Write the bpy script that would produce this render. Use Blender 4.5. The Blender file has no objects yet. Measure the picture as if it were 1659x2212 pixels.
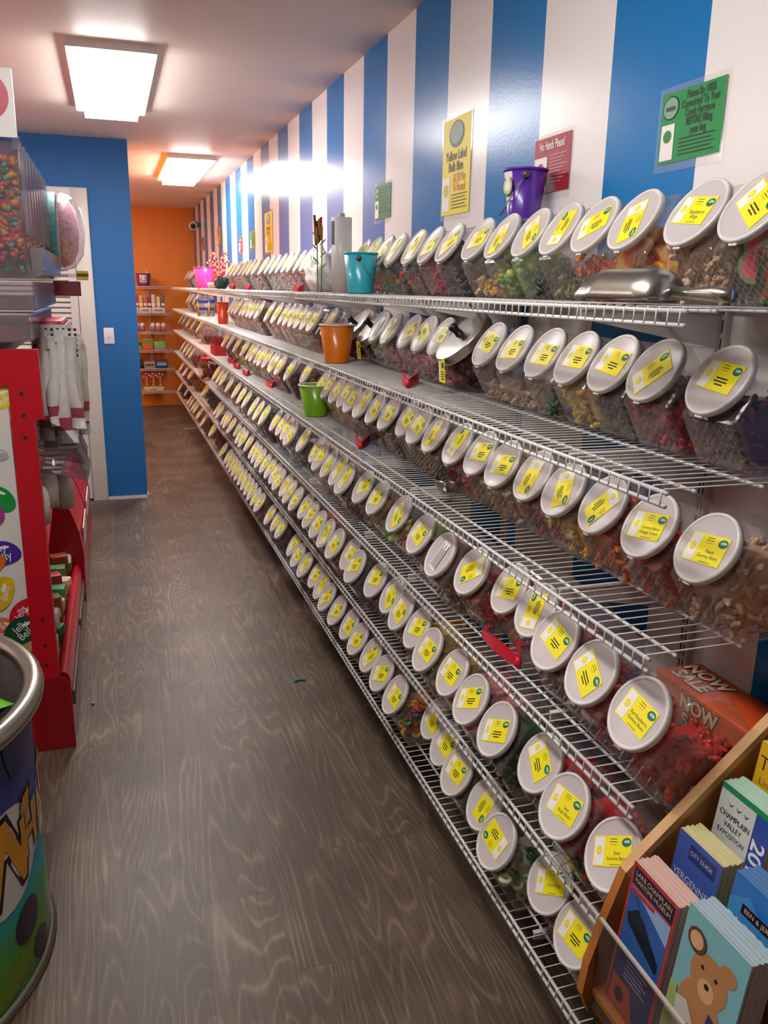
import bpy, bmesh, math, random
import numpy as np
from mathutils import Matrix, Vector
random.seed(7); RNG = np.random.default_rng(11)
PI = math.pi
SC = bpy.context.scene
COL = SC.collection

# ------------------------------------------------------------------ camera (solved from the photo's vanishing points)
F, PX, PY, H = 1793.0, 829.5, 1106.0, 1.45
def _d(u, v):
    a = np.array([u-PX, v-PY, F]); return a/np.linalg.norm(a)
_fy = _d(235, 615); _dn = _d(717, 7790); _dn = _dn-_fy*(_dn@_fy); _dn /= np.linalg.norm(_dn)
_up = -_dn; _rx = np.cross(_fy, _up); R = np.stack([_rx, _fy, _up]); CAM = np.array([0, 0, H])
def proj(p):
    c = R.T@(np.asarray(p, float)-CAM); return PX+F*c[0]/c[2], PY+F*c[1]/c[2]
def ray(u, v): return R@_d(u, v)
def onX(u, v, X): r = ray(u, v); return CAM+r*(X/r[0])
def onY(u, v, Y): r = ray(u, v); return CAM+r*(Y/r[1])
def onZ(u, v, Z): r = ray(u, v); return CAM+r*((Z-H)/r[2])
cd = bpy.data.cameras.new('camera'); cam = bpy.data.objects.new('camera', cd); COL.objects.link(cam)
cd.sensor_fit = 'AUTO'; cd.sensor_width = 36; cd.lens = F/2212*36; cd.clip_start = 0.02
M = Matrix.Identity(4)
for i in range(3):
    M[i][0] = R[i][0]; M[i][1] = -R[i][1]; M[i][2] = -R[i][2]; M[i][3] = CAM[i]
cam.matrix_world = M; SC.camera = cam
SC.view_settings.view_transform = 'Standard'; SC.view_settings.look = 'None'
SC.view_settings.gamma = 1; SC.view_settings.use_curve_mapping = False
SC.view_settings.exposure = 0.2
SC.cycles.transparent_max_bounces = 20; SC.cycles.max_bounces = 8
SC.cycles.diffuse_bounces = 4; SC.cycles.glossy_bounces = 3; SC.cycles.transmission_bounces = 4
SC.cycles.use_adaptive_sampling = True; SC.cycles.adaptive_threshold = 0.025
SC.cycles.caustics_reflective = False; SC.cycles.caustics_refractive = False
SC.cycles.sample_clamp_indirect = 4
W = bpy.data.worlds.new('world'); SC.world = W; W.use_nodes = True
W.node_tree.nodes['Background'].inputs[0].default_value = (.02, .02, .02, 1)

# ------------------------------------------------------------------ materials
def L(c):
    if isinstance(c, str):
        c = tuple(int(c[i:i+2], 16) for i in (0, 2, 4))
    return tuple(((x/255)/12.92 if x/255 <= .04045 else ((x/255+.055)/1.055)**2.4) for x in c)+(1,)
MATS = {}
def mat(name, col, rough=.5, metal=0.0, spec=.5, noise=0.0, nscale=30, bump=0.0, emit=None, coat=0):
    if name in MATS: return MATS[name]
    m = bpy.data.materials.new(name); m.use_nodes = True; nt = m.node_tree; N = nt.nodes
    b = N['Principled BSDF']; c = L(col) if not isinstance(col, tuple) or max(col[:3]) > 1.01 else col
    b.inputs['Base Color'].default_value = c; b.inputs['Roughness'].default_value = rough
    b.inputs['Metallic'].default_value = metal; b.inputs['Specular IOR Level'].default_value = spec
    b.inputs['Coat Weight'].default_value = coat
    if noise or bump:
        tc = N.new('ShaderNodeTexCoord'); t = N.new('ShaderNodeTexNoise'); t.inputs['Scale'].default_value = nscale; t.inputs['Detail'].default_value = 3
        nt.links.new(tc.outputs['Object'], t.inputs['Vector'])
        if noise:
            r = N.new('ShaderNodeValToRGB'); nt.links.new(t.outputs['Fac'], r.inputs['Fac'])
            r.color_ramp.elements[0].position = .3; r.color_ramp.elements[1].position = .7
            r.color_ramp.elements[0].color = tuple(x*(1-noise) for x in c[:3])+(1,)
            r.color_ramp.elements[1].color = tuple(min(1, x*(1+noise)) for x in c[:3])+(1,)
            nt.links.new(r.outputs['Color'], b.inputs['Base Color'])
        if bump:
            bp = N.new('ShaderNodeBump'); bp.inputs['Strength'].default_value = bump; bp.inputs['Distance'].default_value = .002
            nt.links.new(t.outputs['Fac'], bp.inputs['Height']); nt.links.new(bp.outputs['Normal'], b.inputs['Normal'])
    if emit:
        b.inputs['Emission Color'].default_value = L(emit[0]); b.inputs['Emission Strength'].default_value = emit[1]
    MATS[name] = m; return m

def clear_mat(name, tint=(.93, .92, .92), haze=.10, hazecol='b9b0ae', hatch=False, rough=.08):
    m = bpy.data.materials.new(name); m.use_nodes = True; nt = m.node_tree; N = nt.nodes; N.clear(); K = nt.links
    out = N.new('ShaderNodeOutputMaterial'); tr = N.new('ShaderNodeBsdfTransparent'); tr.inputs[0].default_value = tint+(1,)
    gl = N.new('ShaderNodeBsdfGlossy'); gl.inputs['Roughness'].default_value = rough; gl.inputs[0].default_value = (1, 1, 1, 1)
    df = N.new('ShaderNodeBsdfDiffuse'); df.inputs[0].default_value = L(hazecol)
    fr = N.new('ShaderNodeFresnel'); ge = N.new('ShaderNodeNewGeometry'); im = N.new('ShaderNodeMapRange')   # thin sheet: same reflectance from both sides
    im.inputs['To Min'].default_value = 1.36; im.inputs['To Max'].default_value = 1/1.36; K.new(ge.outputs['Backfacing'], im.inputs['Value']); K.new(im.outputs[0], fr.inputs[0])
    m1 = N.new('ShaderNodeMixShader'); m2 = N.new('ShaderNodeMixShader')
    K.new(tr.outputs[0], m1.inputs[1]); K.new(df.outputs[0], m1.inputs[2]); m1.inputs[0].default_value = haze
    K.new(fr.outputs[0], m2.inputs[0]); K.new(m1.outputs[0], m2.inputs[1]); K.new(gl.outputs[0], m2.inputs[2])
    K.new(m2.outputs[0], out.inputs[0])
    if hatch:
        tc = N.new('ShaderNodeTexCoord'); sp = N.new('ShaderNodeSeparateXYZ'); K.new(tc.outputs['Object'], sp.inputs[0])
        def mth(op, a, b=None):
            n = N.new('ShaderNodeMath'); n.operation = op
            for i, x in enumerate((a, b)):
                if x is None: continue
                if isinstance(x, (int, float)): n.inputs[i].default_value = x
                else: K.new(x, n.inputs[i])
            return n.outputs[0]
        lines = []
        for s in (1, -1):
            q = mth('ADD', sp.outputs['Y'], mth('MULTIPLY', sp.outputs['Z'], s))
            lines.append(mth('LESS_THAN', mth('FRACT', mth('MULTIPLY', q, 70.0)), .14))
        ln = mth('MAXIMUM', lines[0], lines[1])
        ok = mth('MULTIPLY', mth('GREATER_THAN', mth('SUBTRACT', sp.outputs['X'], mth('MULTIPLY', sp.outputs['Z'], .53)), -.006), mth('LESS_THAN', sp.outputs['Z'], .074))
        ln = mth('MULTIPLY', mth('MULTIPLY', ln, ok), .20)
        K.new(mth('ADD', ln, haze), m1.inputs[0])
    MATS[name] = m; return m

def candy_mat(name, cols, rough=.35, clearish=.0):
    if name in MATS: return MATS[name]
    m = bpy.data.materials.new(name); m.use_nodes = True; nt = m.node_tree; N = nt.nodes; b = N['Principled BSDF']
    at = N.new('ShaderNodeAttribute'); at.attribute_name = 'pc'
    r = N.new('ShaderNodeValToRGB'); r.color_ramp.interpolation = 'CONSTANT'
    e = r.color_ramp.elements
    while len(e) > 1: e.remove(e[-1])
    e[0].position = 0; e[0].color = L(cols[0])
    for i, c in enumerate(cols[1:], 1):
        x = e.new(i/len(cols)); x.color = L(c)
    nt.links.new(at.outputs['Fac'], r.inputs['Fac']); nt.links.new(r.outputs['Color'], b.inputs['Base Color'])
    b.inputs['Roughness'].default_value = rough; b.inputs['Specular IOR Level'].default_value = .5
    MATS[name] = m; return m

white_plastic = mat('white plastic', 'd9d5d2', .35)
wire_white = mat('white wire coating', 'dcd9d6', .3, coat=.2)
black = mat('black print', '1a1a1a', .6)
yellow_card = mat('yellow card', 'f3e411', .45)
white_card = mat('white card', 'efe9e4', .45)
logo_green = mat('teal logo print', '1d6a54', .5)
logo_in = mat('pale logo print', 'a9cfc0', .5)
orange_txt = mat('orange print', 'd98a12', .5)
steel = mat('brushed steel', 'b8b3aa', .28, 1.0, noise=.05, nscale=80)
chrome = mat('chrome lid', 'c9c5bd', .30, 1.0, noise=.06, nscale=60)
red_plastic = mat('red plastic', 'cf1430', .3)
def lidmat(name, col, tl):
    m = bpy.data.materials.new(name); m.use_nodes = True; nt = m.node_tree; N = nt.nodes; K = nt.links
    b = N['Principled BSDF']; b.inputs['Base Color'].default_value = L(col); b.inputs['Roughness'].default_value = .3
    t = N.new('ShaderNodeBsdfTransparent'); t.inputs[0].default_value = (.9, .88, .88, 1); mx = N.new('ShaderNodeMixShader'); mx.inputs[0].default_value = tl
    K.new(b.outputs[0], mx.inputs[1]); K.new(t.outputs[0], mx.inputs[2]); K.new(mx.outputs[0], N['Material Output'].inputs[0])
    MATS[name] = m; return m
lid_rim = lidmat('milky lid rim', 'dcd6d0', .04)
lid_mid = lidmat('milky lid centre', 'd2c8c8', .14)
jar_clear = clear_mat('clear jar plastic', tint=(.985, .98, .98), haze=.10, hazecol='cfc2bd', hatch=True)
acrylic = clear_mat('clear acrylic', tint=(.88, .86, .88), haze=.16, hazecol='c4bcc2')
glass = clear_mat('clear glass', tint=(.9, .9, .9), haze=.03, rough=.03)

# ------------------------------------------------------------------ mesh builder
class MB:
    def __init__(s): s.v = []; s.f = []; s.m = []; s.sm = []; s.mats = []; s.pc = []; s.cur = .5
    def mi(s, m):
        if m not in s.mats: s.mats.append(m)
        return s.mats.index(m)
    def add(s, vs, fs, m, smooth=False, T=None):
        o = len(s.v); k = s.mi(m)
        for p in vs:
            p = Vector(p)
            if T is not None: p = T@p
            s.v.append((p.x, p.y, p.z)); s.pc.append(s.cur)
        for f in fs:
            s.f.append(tuple(i+o for i in f)); s.m.append(k); s.sm.append(smooth)
    def box(s, a, b, m, T=None, bev=0):
        x0, y0, z0 = a; x1, y1, z1 = b
        if bev:
            bm = bmesh.new(); bmesh.ops.create_cube(bm, size=1)
            for v in bm.verts: v.co = Vector(((x0+x1)/2+v.co.x*(x1-x0), (y0+y1)/2+v.co.y*(y1-y0), (z0+z1)/2+v.co.z*(z1-z0)))
            bmesh.ops.bevel(bm, geom=bm.edges[:], offset=bev, segments=2, affect='EDGES', profile=.5)
            s.bm(bm, m, T, True); return
        vs = [(x0, y0, z0), (x1, y0, z0), (x1, y1, z0), (x0, y1, z0), (x0, y0, z1), (x1, y0, z1), (x1, y1, z1), (x0, y1, z1)]
        s.add(vs, [(3, 2, 1, 0), (4, 5, 6, 7), (0, 1, 5, 4), (1, 2, 6, 5), (2, 3, 7, 6), (3, 0, 4, 7)], m, False, T)
    def bm(s, bm, m, T=None, smooth=False):
        bm.verts.index_update()
        s.add([v.co.copy() for v in bm.verts], [[v.index for v in f.verts] for f in bm.faces], m, smooth, T); bm.free()
    def tube(s, pts, r, m, n=6, closed=False, T=None, caps=True):
        pts = [Vector(p) for p in pts]; k = len(pts); rings = []; up = None
        for i in range(k):
            if closed: t = (pts[(i+1) % k]-pts[i-1])
            else: t = pts[min(i+1, k-1)]-pts[max(i-1, 0)]
            t.normalize()
            if up is None: up = Vector((0, 0, 1)) if abs(t.z) < .9 else Vector((1, 0, 0))
            a = t.cross(up)
            if a.length < 1e-5: a = t.cross(Vector((0, 1, 0)))
            a.normalize(); b = a.cross(t); up = b
            rr = r[i] if isinstance(r, (list, tuple)) else r
            rings.append([pts[i]+a*(rr*math.cos(2*PI*j/n))+b*(rr*math.sin(2*PI*j/n)) for j in range(n)])
        vs = [p for q in rings for p in q]; fs = []
        for i in range(k if closed else k-1):
            i2 = (i+1) % k
            for j in range(n): fs.append((i*n+j, i*n+(j+1) % n, i2*n+(j+1) % n, i2*n+j))
        if caps and not closed: fs += [tuple(range(n-1, -1, -1)), tuple((k-1)*n+j for j in range(n))]
        s.add(vs, fs, m, True, T)
    def lathe(s, prof, m, n=32, T=None, smooth=True, a0=0, a1=2*PI, sx=1, sy=1):
        full = abs(a1-a0-2*PI) < 1e-6; k = n if full else n+1; vs = []; fs = []
        for (r, z) in prof:
            for j in range(k):
                a = a0+(a1-a0)*j/n; vs.append((r*math.cos(a)*sx, r*math.sin(a)*sy, z))
        for i in range(len(prof)-1):
            for j in range(n):
                j2 = (j+1) % k; fs.append((i*k+j, i*k+j2, (i+1)*k+j2, (i+1)*k+j))
        s.add(vs, fs, m, smooth, T)
    def prism(s, poly, ax, a, b, m, T=None, smooth=False):
        """poly in the two other axes (cyclic order), extruded along ax from a to b"""
        def P(p, t):
            return {'x': (t, p[0], p[1]), 'y': (p[0], t, p[1]), 'z': (p[0], p[1], t)}[ax]
        n = len(poly); vs = [P(p, a) for p in poly]+[P(p, b) for p in poly]
        fs = [tuple(range(n)), tuple(range(2*n-1, n-1, -1))]+[(i, (i+1) % n+0, (i+1) % n+n, i+n) for i in range(n)]
        s.add(vs, fs, m, smooth, T)
    def flat(s, poly, m, T): s.add([(x, y, 0) for x, y in poly], [tuple(range(len(poly)))], m, False, T)
    def rect(s, x0, y0, x1, y1, m, T, z=0):
        s.add([(x0, y0, z), (x1, y0, z), (x1, y1, z), (x0, y1, z)], [(0, 1, 2, 3)], m, False, T)
    def disc(s, cx, cy, rx, ry, m, T, z=0, n=20, rot=0):
        c, q = math.cos(rot), math.sin(rot); vs = []
        for j in range(n):
            x = rx*math.cos(2*PI*j/n); y = ry*math.sin(2*PI*j/n); vs.append((cx+x*c-y*q, cy+x*q+y*c, z))
        s.add(vs, [tuple(range(n))], m, False, T)
    def text(s, txt, size, m, T, x=0, y=0, z=0, align='CENTER', off=0, sx=1, fn=None):
        vs, fs = text_geo(txt, align, off)
        pts = [(x+a*size*sx, y+b*size, z) for a, b in vs]
        if fn: pts = [fn(p) for p in pts]
        s.add(pts, fs, m, False, T)
    def sphere(s, c, r, m, T=None, seg=12, rg=8, sc=(1, 1, 1)):
        vs = []; fs = []
        for i in range(rg+1):
            for j in range(seg):
                t = PI*i/rg; p = 2*PI*j/seg
                vs.append((c[0]+r*sc[0]*math.sin(t)*math.cos(p), c[1]+r*sc[1]*math.sin(t)*math.sin(p), c[2]+r*sc[2]*math.cos(t)))
        for i in range(rg):
            for j in range(seg): fs.append((i*seg+j, (i+1)*seg+j, (i+1)*seg+(j+1) % seg, i*seg+(j+1) % seg))
        s.add(vs, fs, m, True, T)
    def mesh(s, name):
        me = bpy.data.meshes.new(name); me.from_pydata(s.v, [], s.f)
        for m in s.mats: me.materials.append(m)
        me.polygons.foreach_set('material_index', s.m); me.polygons.foreach_set('use_smooth', s.sm)
        if len(set(s.pc)) > 1:
            at = me.attributes.new('pc', 'FLOAT', 'POINT'); at.data.foreach_set('value', s.pc)
        me.update(); return me
    def build(s, name, parent=None, loc=(0, 0, 0), rz=0):
        o = bpy.data.objects.new(name, s.mesh(name)); COL.objects.link(o)
        o.parent = parent; o.location = loc; o.rotation_euler = (0, 0, rz); return o
_TX = {}
def text_geo(txt, align='CENTER', off=0):
    k = (txt, align, off)
    if k in _TX: return _TX[k]
    cu = bpy.data.curves.new('txt', 'FONT'); cu.body = txt; cu.align_x = align; cu.align_y = 'CENTER'; cu.size = 1; cu.offset = off
    cu.resolution_u = 3
    o = bpy.data.objects.new('txt', cu); COL.objects.link(o); bpy.context.view_layer.update()
    dg = bpy.context.evaluated_depsgraph_get(); me = bpy.data.meshes.new_from_object(o.evaluated_get(dg))
    r = ([(v.co.x, v.co.y) for v in me.vertices], [tuple(p.vertices) for p in me.polygons])
    bpy.data.meshes.remove(me); bpy.data.objects.remove(o); bpy.data.curves.remove(cu)
    _TX[k] = r; return r
def tag(o, label, cat, group=None, kind=None):
    if label: o['label'] = label
    if cat: o['category'] = cat
    if group: o['group'] = group
    if kind: o['kind'] = kind
    return o
def empty(name, loc=(0, 0, 0), rz=0, label=None, cat=None, group=None):
    o = bpy.data.objects.new(name, None); o.empty_display_size = .05; COL.objects.link(o)
    o.location = loc; o.rotation_euler = (0, 0, rz); return tag(o, label, cat, group)
def struct(o):
    o['kind'] = 'structure'; return o
def kids(o): return [c for c in bpy.data.objects if c.parent == o]
TREE = {}
def copy_tree(o, parent=None):
    c = o.copy(); COL.objects.link(c); c.parent = parent
    for ch in TREE.setdefault(o.name, [x for x in o.children]): copy_tree(ch, c)
    return c
ORD = ['first', 'second', 'third', 'fourth', 'fifth', 'sixth', 'seventh', 'eighth', 'ninth', 'tenth', 'eleventh', 'twelfth', 'thirteenth', 'fourteenth', 'fifteenth', 'sixteenth', 'seventeenth', 'eighteenth', 'nineteenth', 'twentieth']
def frame(origin, xdir, ydir):
    x = Vector(xdir).normalized(); y = Vector(ydir); y = (y-x*y.dot(x)).normalized(); z = x.cross(y)
    m = Matrix.Identity(4)
    for i in range(3): m[i][0] = x[i]; m[i][1] = y[i]; m[i][2] = z[i]; m[i][3] = origin[i]
    return m

# ------------------------------------------------------------------ room
ZC, XW, YF, YB = 2.343, 1.02, 10.75, 5.934
def room_mats():
    # striped wall
    m = bpy.data.materials.new('striped wall paint'); m.use_nodes = True; nt = m.node_tree; N = nt.nodes; K = nt.links; b = N['Principled BSDF']
    tc = N.new('ShaderNodeTexCoord'); sp = N.new('ShaderNodeSeparateXYZ'); K.new(tc.outputs['Object'], sp.inputs[0])
    def mth(op, a, b2=None):
        n = N.new('ShaderNodeMath'); n.operation = op
        for i, x in enumerate((a, b2)):
            if x is None: continue
            if isinstance(x, (int, float)): n.inputs[i].default_value = x
            else: K.new(x, n.inputs[i])
        return n.outputs[0]
    q = mth('FRACT', mth('DIVIDE', mth('ADD', sp.outputs['Y'], 6.1-2.58), .61))
    f = mth('LESS_THAN', q, .5)
    mx = N.new('ShaderNodeMix'); mx.data_type = 'RGBA'; K.new(f, mx.inputs[0])
    mx.inputs[6].default_value = L('efe8e6'); mx.inputs[7].default_value = L('0f74b8')
    K.new(mx.outputs[2], b.inputs['Base Color']); b.inputs['Roughness'].default_value = .25; b.inputs['Specular IOR Level'].default_value = .2
    t = N.new('ShaderNodeTexNoise'); t.inputs['Scale'].default_value = 130; K.new(tc.outputs['Object'], t.inputs['Vector'])
    bp = N.new('ShaderNodeBump'); bp.inputs['Strength'].default_value = .12; bp.inputs['Distance'].default_value = .002
    K.new(t.outputs['Fac'], bp.inputs['Height']); K.new(bp.outputs['Normal'], b.inputs['Normal'])
    # floor
    fm = bpy.data.materials.new('grey oak planks'); fm.use_nodes = True; nt = fm.node_tree; N = nt.nodes; K = nt.links; b = N['Principled BSDF']
    tc = N.new('ShaderNodeTexCoord'); sp = N.new('ShaderNodeSeparateXYZ'); K.new(tc.outputs['Object'], sp.inputs[0])
    X, Y = sp.outputs['X'], sp.outputs['Y']
    u = mth('DIVIDE', mth('ADD', X, 10.03), .178); iu = mth('FLOOR', u)
    w1 = N.new('ShaderNodeTexWhiteNoise'); w1.noise_dimensions = '1D'; K.new(iu, w1.inputs['W'])
    v = mth('DIVIDE', mth('ADD', mth('ADD', Y, 10), mth('MULTIPLY', w1.outputs['Value'], 5.0)), 1.22); iv = mth('FLOOR', v)
    w2 = N.new('ShaderNodeTexWhiteNoise'); w2.noise_dimensions = '2D'; cb = N.new('ShaderNodeCombineXYZ'); K.new(iu, cb.inputs[0]); K.new(iv, cb.inputs[1]); K.new(cb.outputs[0], w2.inputs['Vector'])
    rnd = w2.outputs['Value']
    c2 = N.new('ShaderNodeCombineXYZ'); K.new(mth('MULTIPLY', X, 7.5), c2.inputs[0]); K.new(mth('MULTIPLY', Y, .95), c2.inputs[1]); K.new(mth('MULTIPLY', rnd, 40), c2.inputs[2])
    n1 = N.new('ShaderNodeTexNoise'); n1.inputs['Scale'].default_value = 1; n1.inputs['Detail'].default_value = 1.2; n1.inputs['Roughness'].default_value = .4; K.new(c2.outputs[0], n1.inputs['Vector'])
    ring = mth('FRACT', mth('MULTIPLY', n1.outputs['Fac'], 22.0))
    ring = mth('ABSOLUTE', mth('SUBTRACT', ring, .5))
    c3 = N.new('ShaderNodeCombineXYZ'); K.new(mth('MULTIPLY', X, 150.0), c3.inputs[0]); K.new(mth('MULTIPLY', Y, 7.0), c3.inputs[1]); K.new(mth('MULTIPLY', rnd, 30), c3.inputs[2])
    n2 = N.new('ShaderNodeTexNoise'); n2.inputs['Scale'].default_value = 1; n2.inputs['Detail'].default_value = 3; K.new(c3.outputs[0], n2.inputs['Vector'])
    n3 = N.new('ShaderNodeTexNoise'); n3.inputs['Scale'].default_value = 3.5; n3.inputs['Detail'].default_value = 4; K.new(tc.outputs['Object'], n3.inputs['Vector'])
    r1 = N.new('ShaderNodeValToRGB'); r1.color_ramp.elements[0].position = .30; r1.color_ramp.elements[1].position = .50
    r1.color_ramp.elements[0].color = (0, 0, 0, 1); r1.color_ramp.elements[1].color = (1, 1, 1, 1); K.new(ring, r1.inputs['Fac'])
    r2 = N.new('ShaderNodeValToRGB'); r2.color_ramp.elements[0].position = .35; r2.color_ramp.elements[1].position = .68; K.new(n2.outputs['Fac'], r2.inputs['Fac'])
    tone = mth('ADD', mth('MULTIPLY', mth('MULTIPLY', r1.outputs['Color'], n3.outputs['Fac']), .75), mth('MULTIPLY', r2.outputs['Color'], .30))
    tone = mth('ADD', tone, mth('MULTIPLY', mth('SUBTRACT', rnd, .5), .22))
    tone = mth('ADD', tone, mth('MULTIPLY', mth('SUBTRACT', n3.outputs['Fac'], .5), 1.0))
    cr = N.new('ShaderNodeValToRGB'); K.new(tone, cr.inputs['Fac'])
    cr.color_ramp.elements[0].position = -0.0; cr.color_ramp.elements[0].color = L('4c3f34'); cr.color_ramp.elements[1].position = .9; cr.color_ramp.elements[1].color = L('867363')
    e = cr.color_ramp.elements.new(.4); e.color = L('665548')
    su = mth('LESS_THAN', mth('MINIMUM', mth('FRACT', u), mth('SUBTRACT', 1.0, mth('FRACT', u))), .007)
    sv = mth('LESS_THAN', mth('FRACT', v), .0022)
    seam = mth('MAXIMUM', su, sv)
    mx = N.new('ShaderNodeMix'); mx.data_type = 'RGBA'; K.new(mth('MULTIPLY', seam, .55), mx.inputs[0]); K.new(cr.outputs['Color'], mx.inputs[6]); mx.inputs[7].default_value = L('40352f')
    K.new(mx.outputs[2], b.inputs['Base Color']); b.inputs['Roughness'].default_value = .42; b.inputs['Specular IOR Level'].default_value = .35
    bp = N.new('ShaderNodeBump'); bp.inputs['Strength'].default_value = .15; bp.inputs['Distance'].default_value = .001; K.new(n2.outputs['Fac'], bp.inputs['Height']); K.new(bp.outputs['Normal'], b.inputs['Normal'])
    return m, fm
wall_m, floor_m = room_mats()
ceil_m = mat('ceiling paint', 'ecdfd3', .5, spec=.3, bump=.1, nscale=60)
blue_m = mat('blue wall paint', '1763a4', .6, bump=.1, nscale=110)
orange_m = mat('orange wall paint', 'ea8a22', .45, bump=.1, nscale=110)
trim_m = mat('white trim paint', 'd9d3cb', .35)
grey_wall = mat('plain pale wall paint', 'd8cfc8', .5)
def slab(name, a, b, m):
    q = MB(); q.box(a, b, m); return struct(q.build(name))
slab('floor', (-2.7, -2.6, -.1), (1.12, 10.85, 0), floor_m)
slab('ceiling', (-2.7, -2.6, ZC), (1.12, 10.85, ZC+.1), ceil_m)
slab('wall_right', (XW, -2.6, 0), (XW+.1, 10.85, ZC), wall_m)
slab('wall_far', (-1.0, YF, 0), (XW, YF+.1, ZC), orange_m)
slab('wall_left', (-2.7, -2.6, 0), (-2.6, YB, ZC), mat('left wall paint', 'cfc0b8', .5))
slab('wall_near', (-2.6, -2.6, 0), (XW, -2.5, ZC), grey_wall)
# blue partition with door opening
q = MB()
DX0, DX1, DZ = -.90, -.188, 1.95
q.box((-2.6, YB, 0), (DX0, YB+.1, ZC), blue_m); q.box((DX0, YB, DZ), (DX1, YB+.1, ZC), blue_m); q.box((DX1, YB, 0), (.167, YB+.1, ZC), blue_m)
struct(q.build('wall_partition'))
slab('wall_passage', (.067, YB+.1, 0), (.167, 8.3, ZC), orange_m)
slab('wall_added_alcove', (-1.1, 8.2, 0), (.067, 8.3, ZC), orange_m); slab('wall_added_alcove_side', (-1.1, 8.3, 0), (-1.0, YF+.1, ZC), orange_m)  # alcove added to hold an unseen panel that lights the orange wall
q = MB(); q.box((DX1-.005, YB-.018, 0), (-.095, YB, DZ+.09), trim_m, bev=.003); q.box((DX0-.09, YB-.018, 0), (DX0+.005, YB, DZ+.09), trim_m, bev=.003)
q.box((DX0+.005, YB-.018, DZ-.005), (DX1-.005, YB, DZ+.09), trim_m, bev=.003); struct(q.build('trim_1'))
q = MB(); q.box((-.095, YB-.008, 0), (.172, YB, .022), trim_m); q.box((.167, YB-.008, 0), (.175, YB+.11, .022), trim_m); struct(q.build('baseboard_partition'))
# louvred door
q = MB(); x0, x1 = DX0+.01, DX1-.008; y = YB+.012
q.box((x0, y, .012), (x0+.06, y+.032, DZ-.012), trim_m); q.box((x1-.05, y, .012), (x1, y+.032, DZ-.012), trim_m)
q.box((x0+.06, y, .012), (x1-.05, y+.032, .13), trim_m); q.box((x0+.06, y, DZ-.11), (x1-.05, y+.032, DZ-.012), trim_m)
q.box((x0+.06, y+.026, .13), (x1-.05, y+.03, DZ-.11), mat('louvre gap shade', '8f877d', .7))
z = .135
while z < DZ-.13:
    q.prism([(y+.001, z), (y+.004, z-.004), (y+.028, z+.026), (y+.025, z+.03)], 'x', x0+.06, x1-.05, trim_m); z += .0335
door = struct(q.build('door_1'))
q = MB(); q.box((x1-.002, y-.022, 1.60), (x1+.012, y-.006, 1.69), mat('brass hinge', 'b59a5a', .35, .8)); q.build('hinge', door)
# light switch
t = empty('light_switch', (0, YB, 0), label='white light switch plate on blue wall beside the louvred door', cat='light switch')
q = MB(); q.box((-.053, -.007, 1.068), (.013, 0, 1.174), mat('switch plate', 'e8e3e6', .3), bev=.003); q.build('plate', t)
q = MB(); q.box((-.026, -.016, 1.11), (-.014, -.006, 1.132), mat('switch toggle', 'e8e3e6', .3), bev=.002); q.build('toggle', t)

# ceiling panels
lamp_m = mat('lit diffuser', 'ffffff', .5, emit=('fdf9f6', 30.0))
frame_m = mat('lamp frame', 'e6e0da', .4)
def panel(x0, x1, y0, y1, label, fr=.04, lm=None):
    t = empty('ceiling_light', ((x0+x1)/2, (y0+y1)/2, ZC), label=label, cat='ceiling light', group='ceiling panel lights')
    w, h = (x1-x0)/2, (y1-y0)/2; q = MB(); T = .03
    q.box((-w-fr, -h-fr, -T), (w+fr, -h, 0), frame_m); q.box((-w-fr, h, -T), (w+fr, h+fr, 0), frame_m); q.box((-w-fr, -h, -T), (-w, h, 0), frame_m); q.box((w, -h, -T), (w+fr, h, 0), frame_m)
    q.build('frame', t); q = MB(); q.box((-w, -h, -.066), (w, h, -.006), lm or lamp_m); q.build('diffuser', t)
panel(-.06, .197, 3.70, 4.90, 'lit rectangular ceiling panel over the aisle beside the red rack')
panel(.487, .745, 6.44, 7.74, 'lit rectangular ceiling panel between orange wall and blue partition', lm=mat('lit diffuser bright', 'ffffff', .5, emit=('fdf8f2', 31.0)))
panel(-.30, -.03, .55, 1.85, 'lit ceiling panel over the start of the aisle', lm=mat('lit diffuser soft', 'ffffff', .5, emit=('fdf9f6', 22.0)))
panel(-.62, -.36, 8.75, 9.95, 'added unseen ceiling panel in the added alcove by the orange wall', lm=mat('added alcove diffuser', 'ffffff', .5, emit=('fdf9f6', 17.5)))  # hidden fill lamp, added to brighten the far orange wall
panel(-1.75, -1.48, 3.2, 4.5, 'added unseen ceiling panel over the side aisle beyond the red rack')  # out-of-view lamp added as extra room light from the side

# ------------------------------------------------------------------ wire shelving on the striped wall
XS = .70
SZ = {1: 1.4345, 2: 1.194, 3: .949, 4: .706, 5: .463, 6: .216}
LVL = {1: 'top shelf', 2: 'second shelf', 3: 'third shelf', 4: 'fourth shelf', 5: 'fifth shelf', 6: 'bottom shelf'}
JY = [.92, 2.137, 3.36, 4.575, 5.795, 7.015, 8.235, 9.455, 10.40]
LIP = .0225
bracket_m = mat('white bracket enamel', 'd4d0cd', .35)
def deck_mesh(Ln, dep, pitch):
    q = MB(); n = int(Ln/pitch)
    for i in range(n+1):
        yy = .008+i*(Ln-.016)/n
        q.tube([(dep, yy, .0), (.004, yy, .0), (-.0005, yy, -.003), (-.0015, yy, -LIP)], .00125, wire_white, n=5)
    for x, zz in ((.048, -.004), (.162, -.004), (dep-.004, -.004)):
        q.tube([(x, 0, zz), (x, Ln, zz)], .003, wire_white, n=8)
    return q.mesh('wire_deck')
def rail_mesh(Ln):
    q = MB()
    q.tube([(.003, 0, -.0045), (.003, Ln, -.0045)], .0034, wire_white, n=10); q.tube([(.0015, 0, -LIP), (.0015, Ln, -LIP)], .0034, wire_white, n=10)
    return q.mesh('front_rail')
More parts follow.
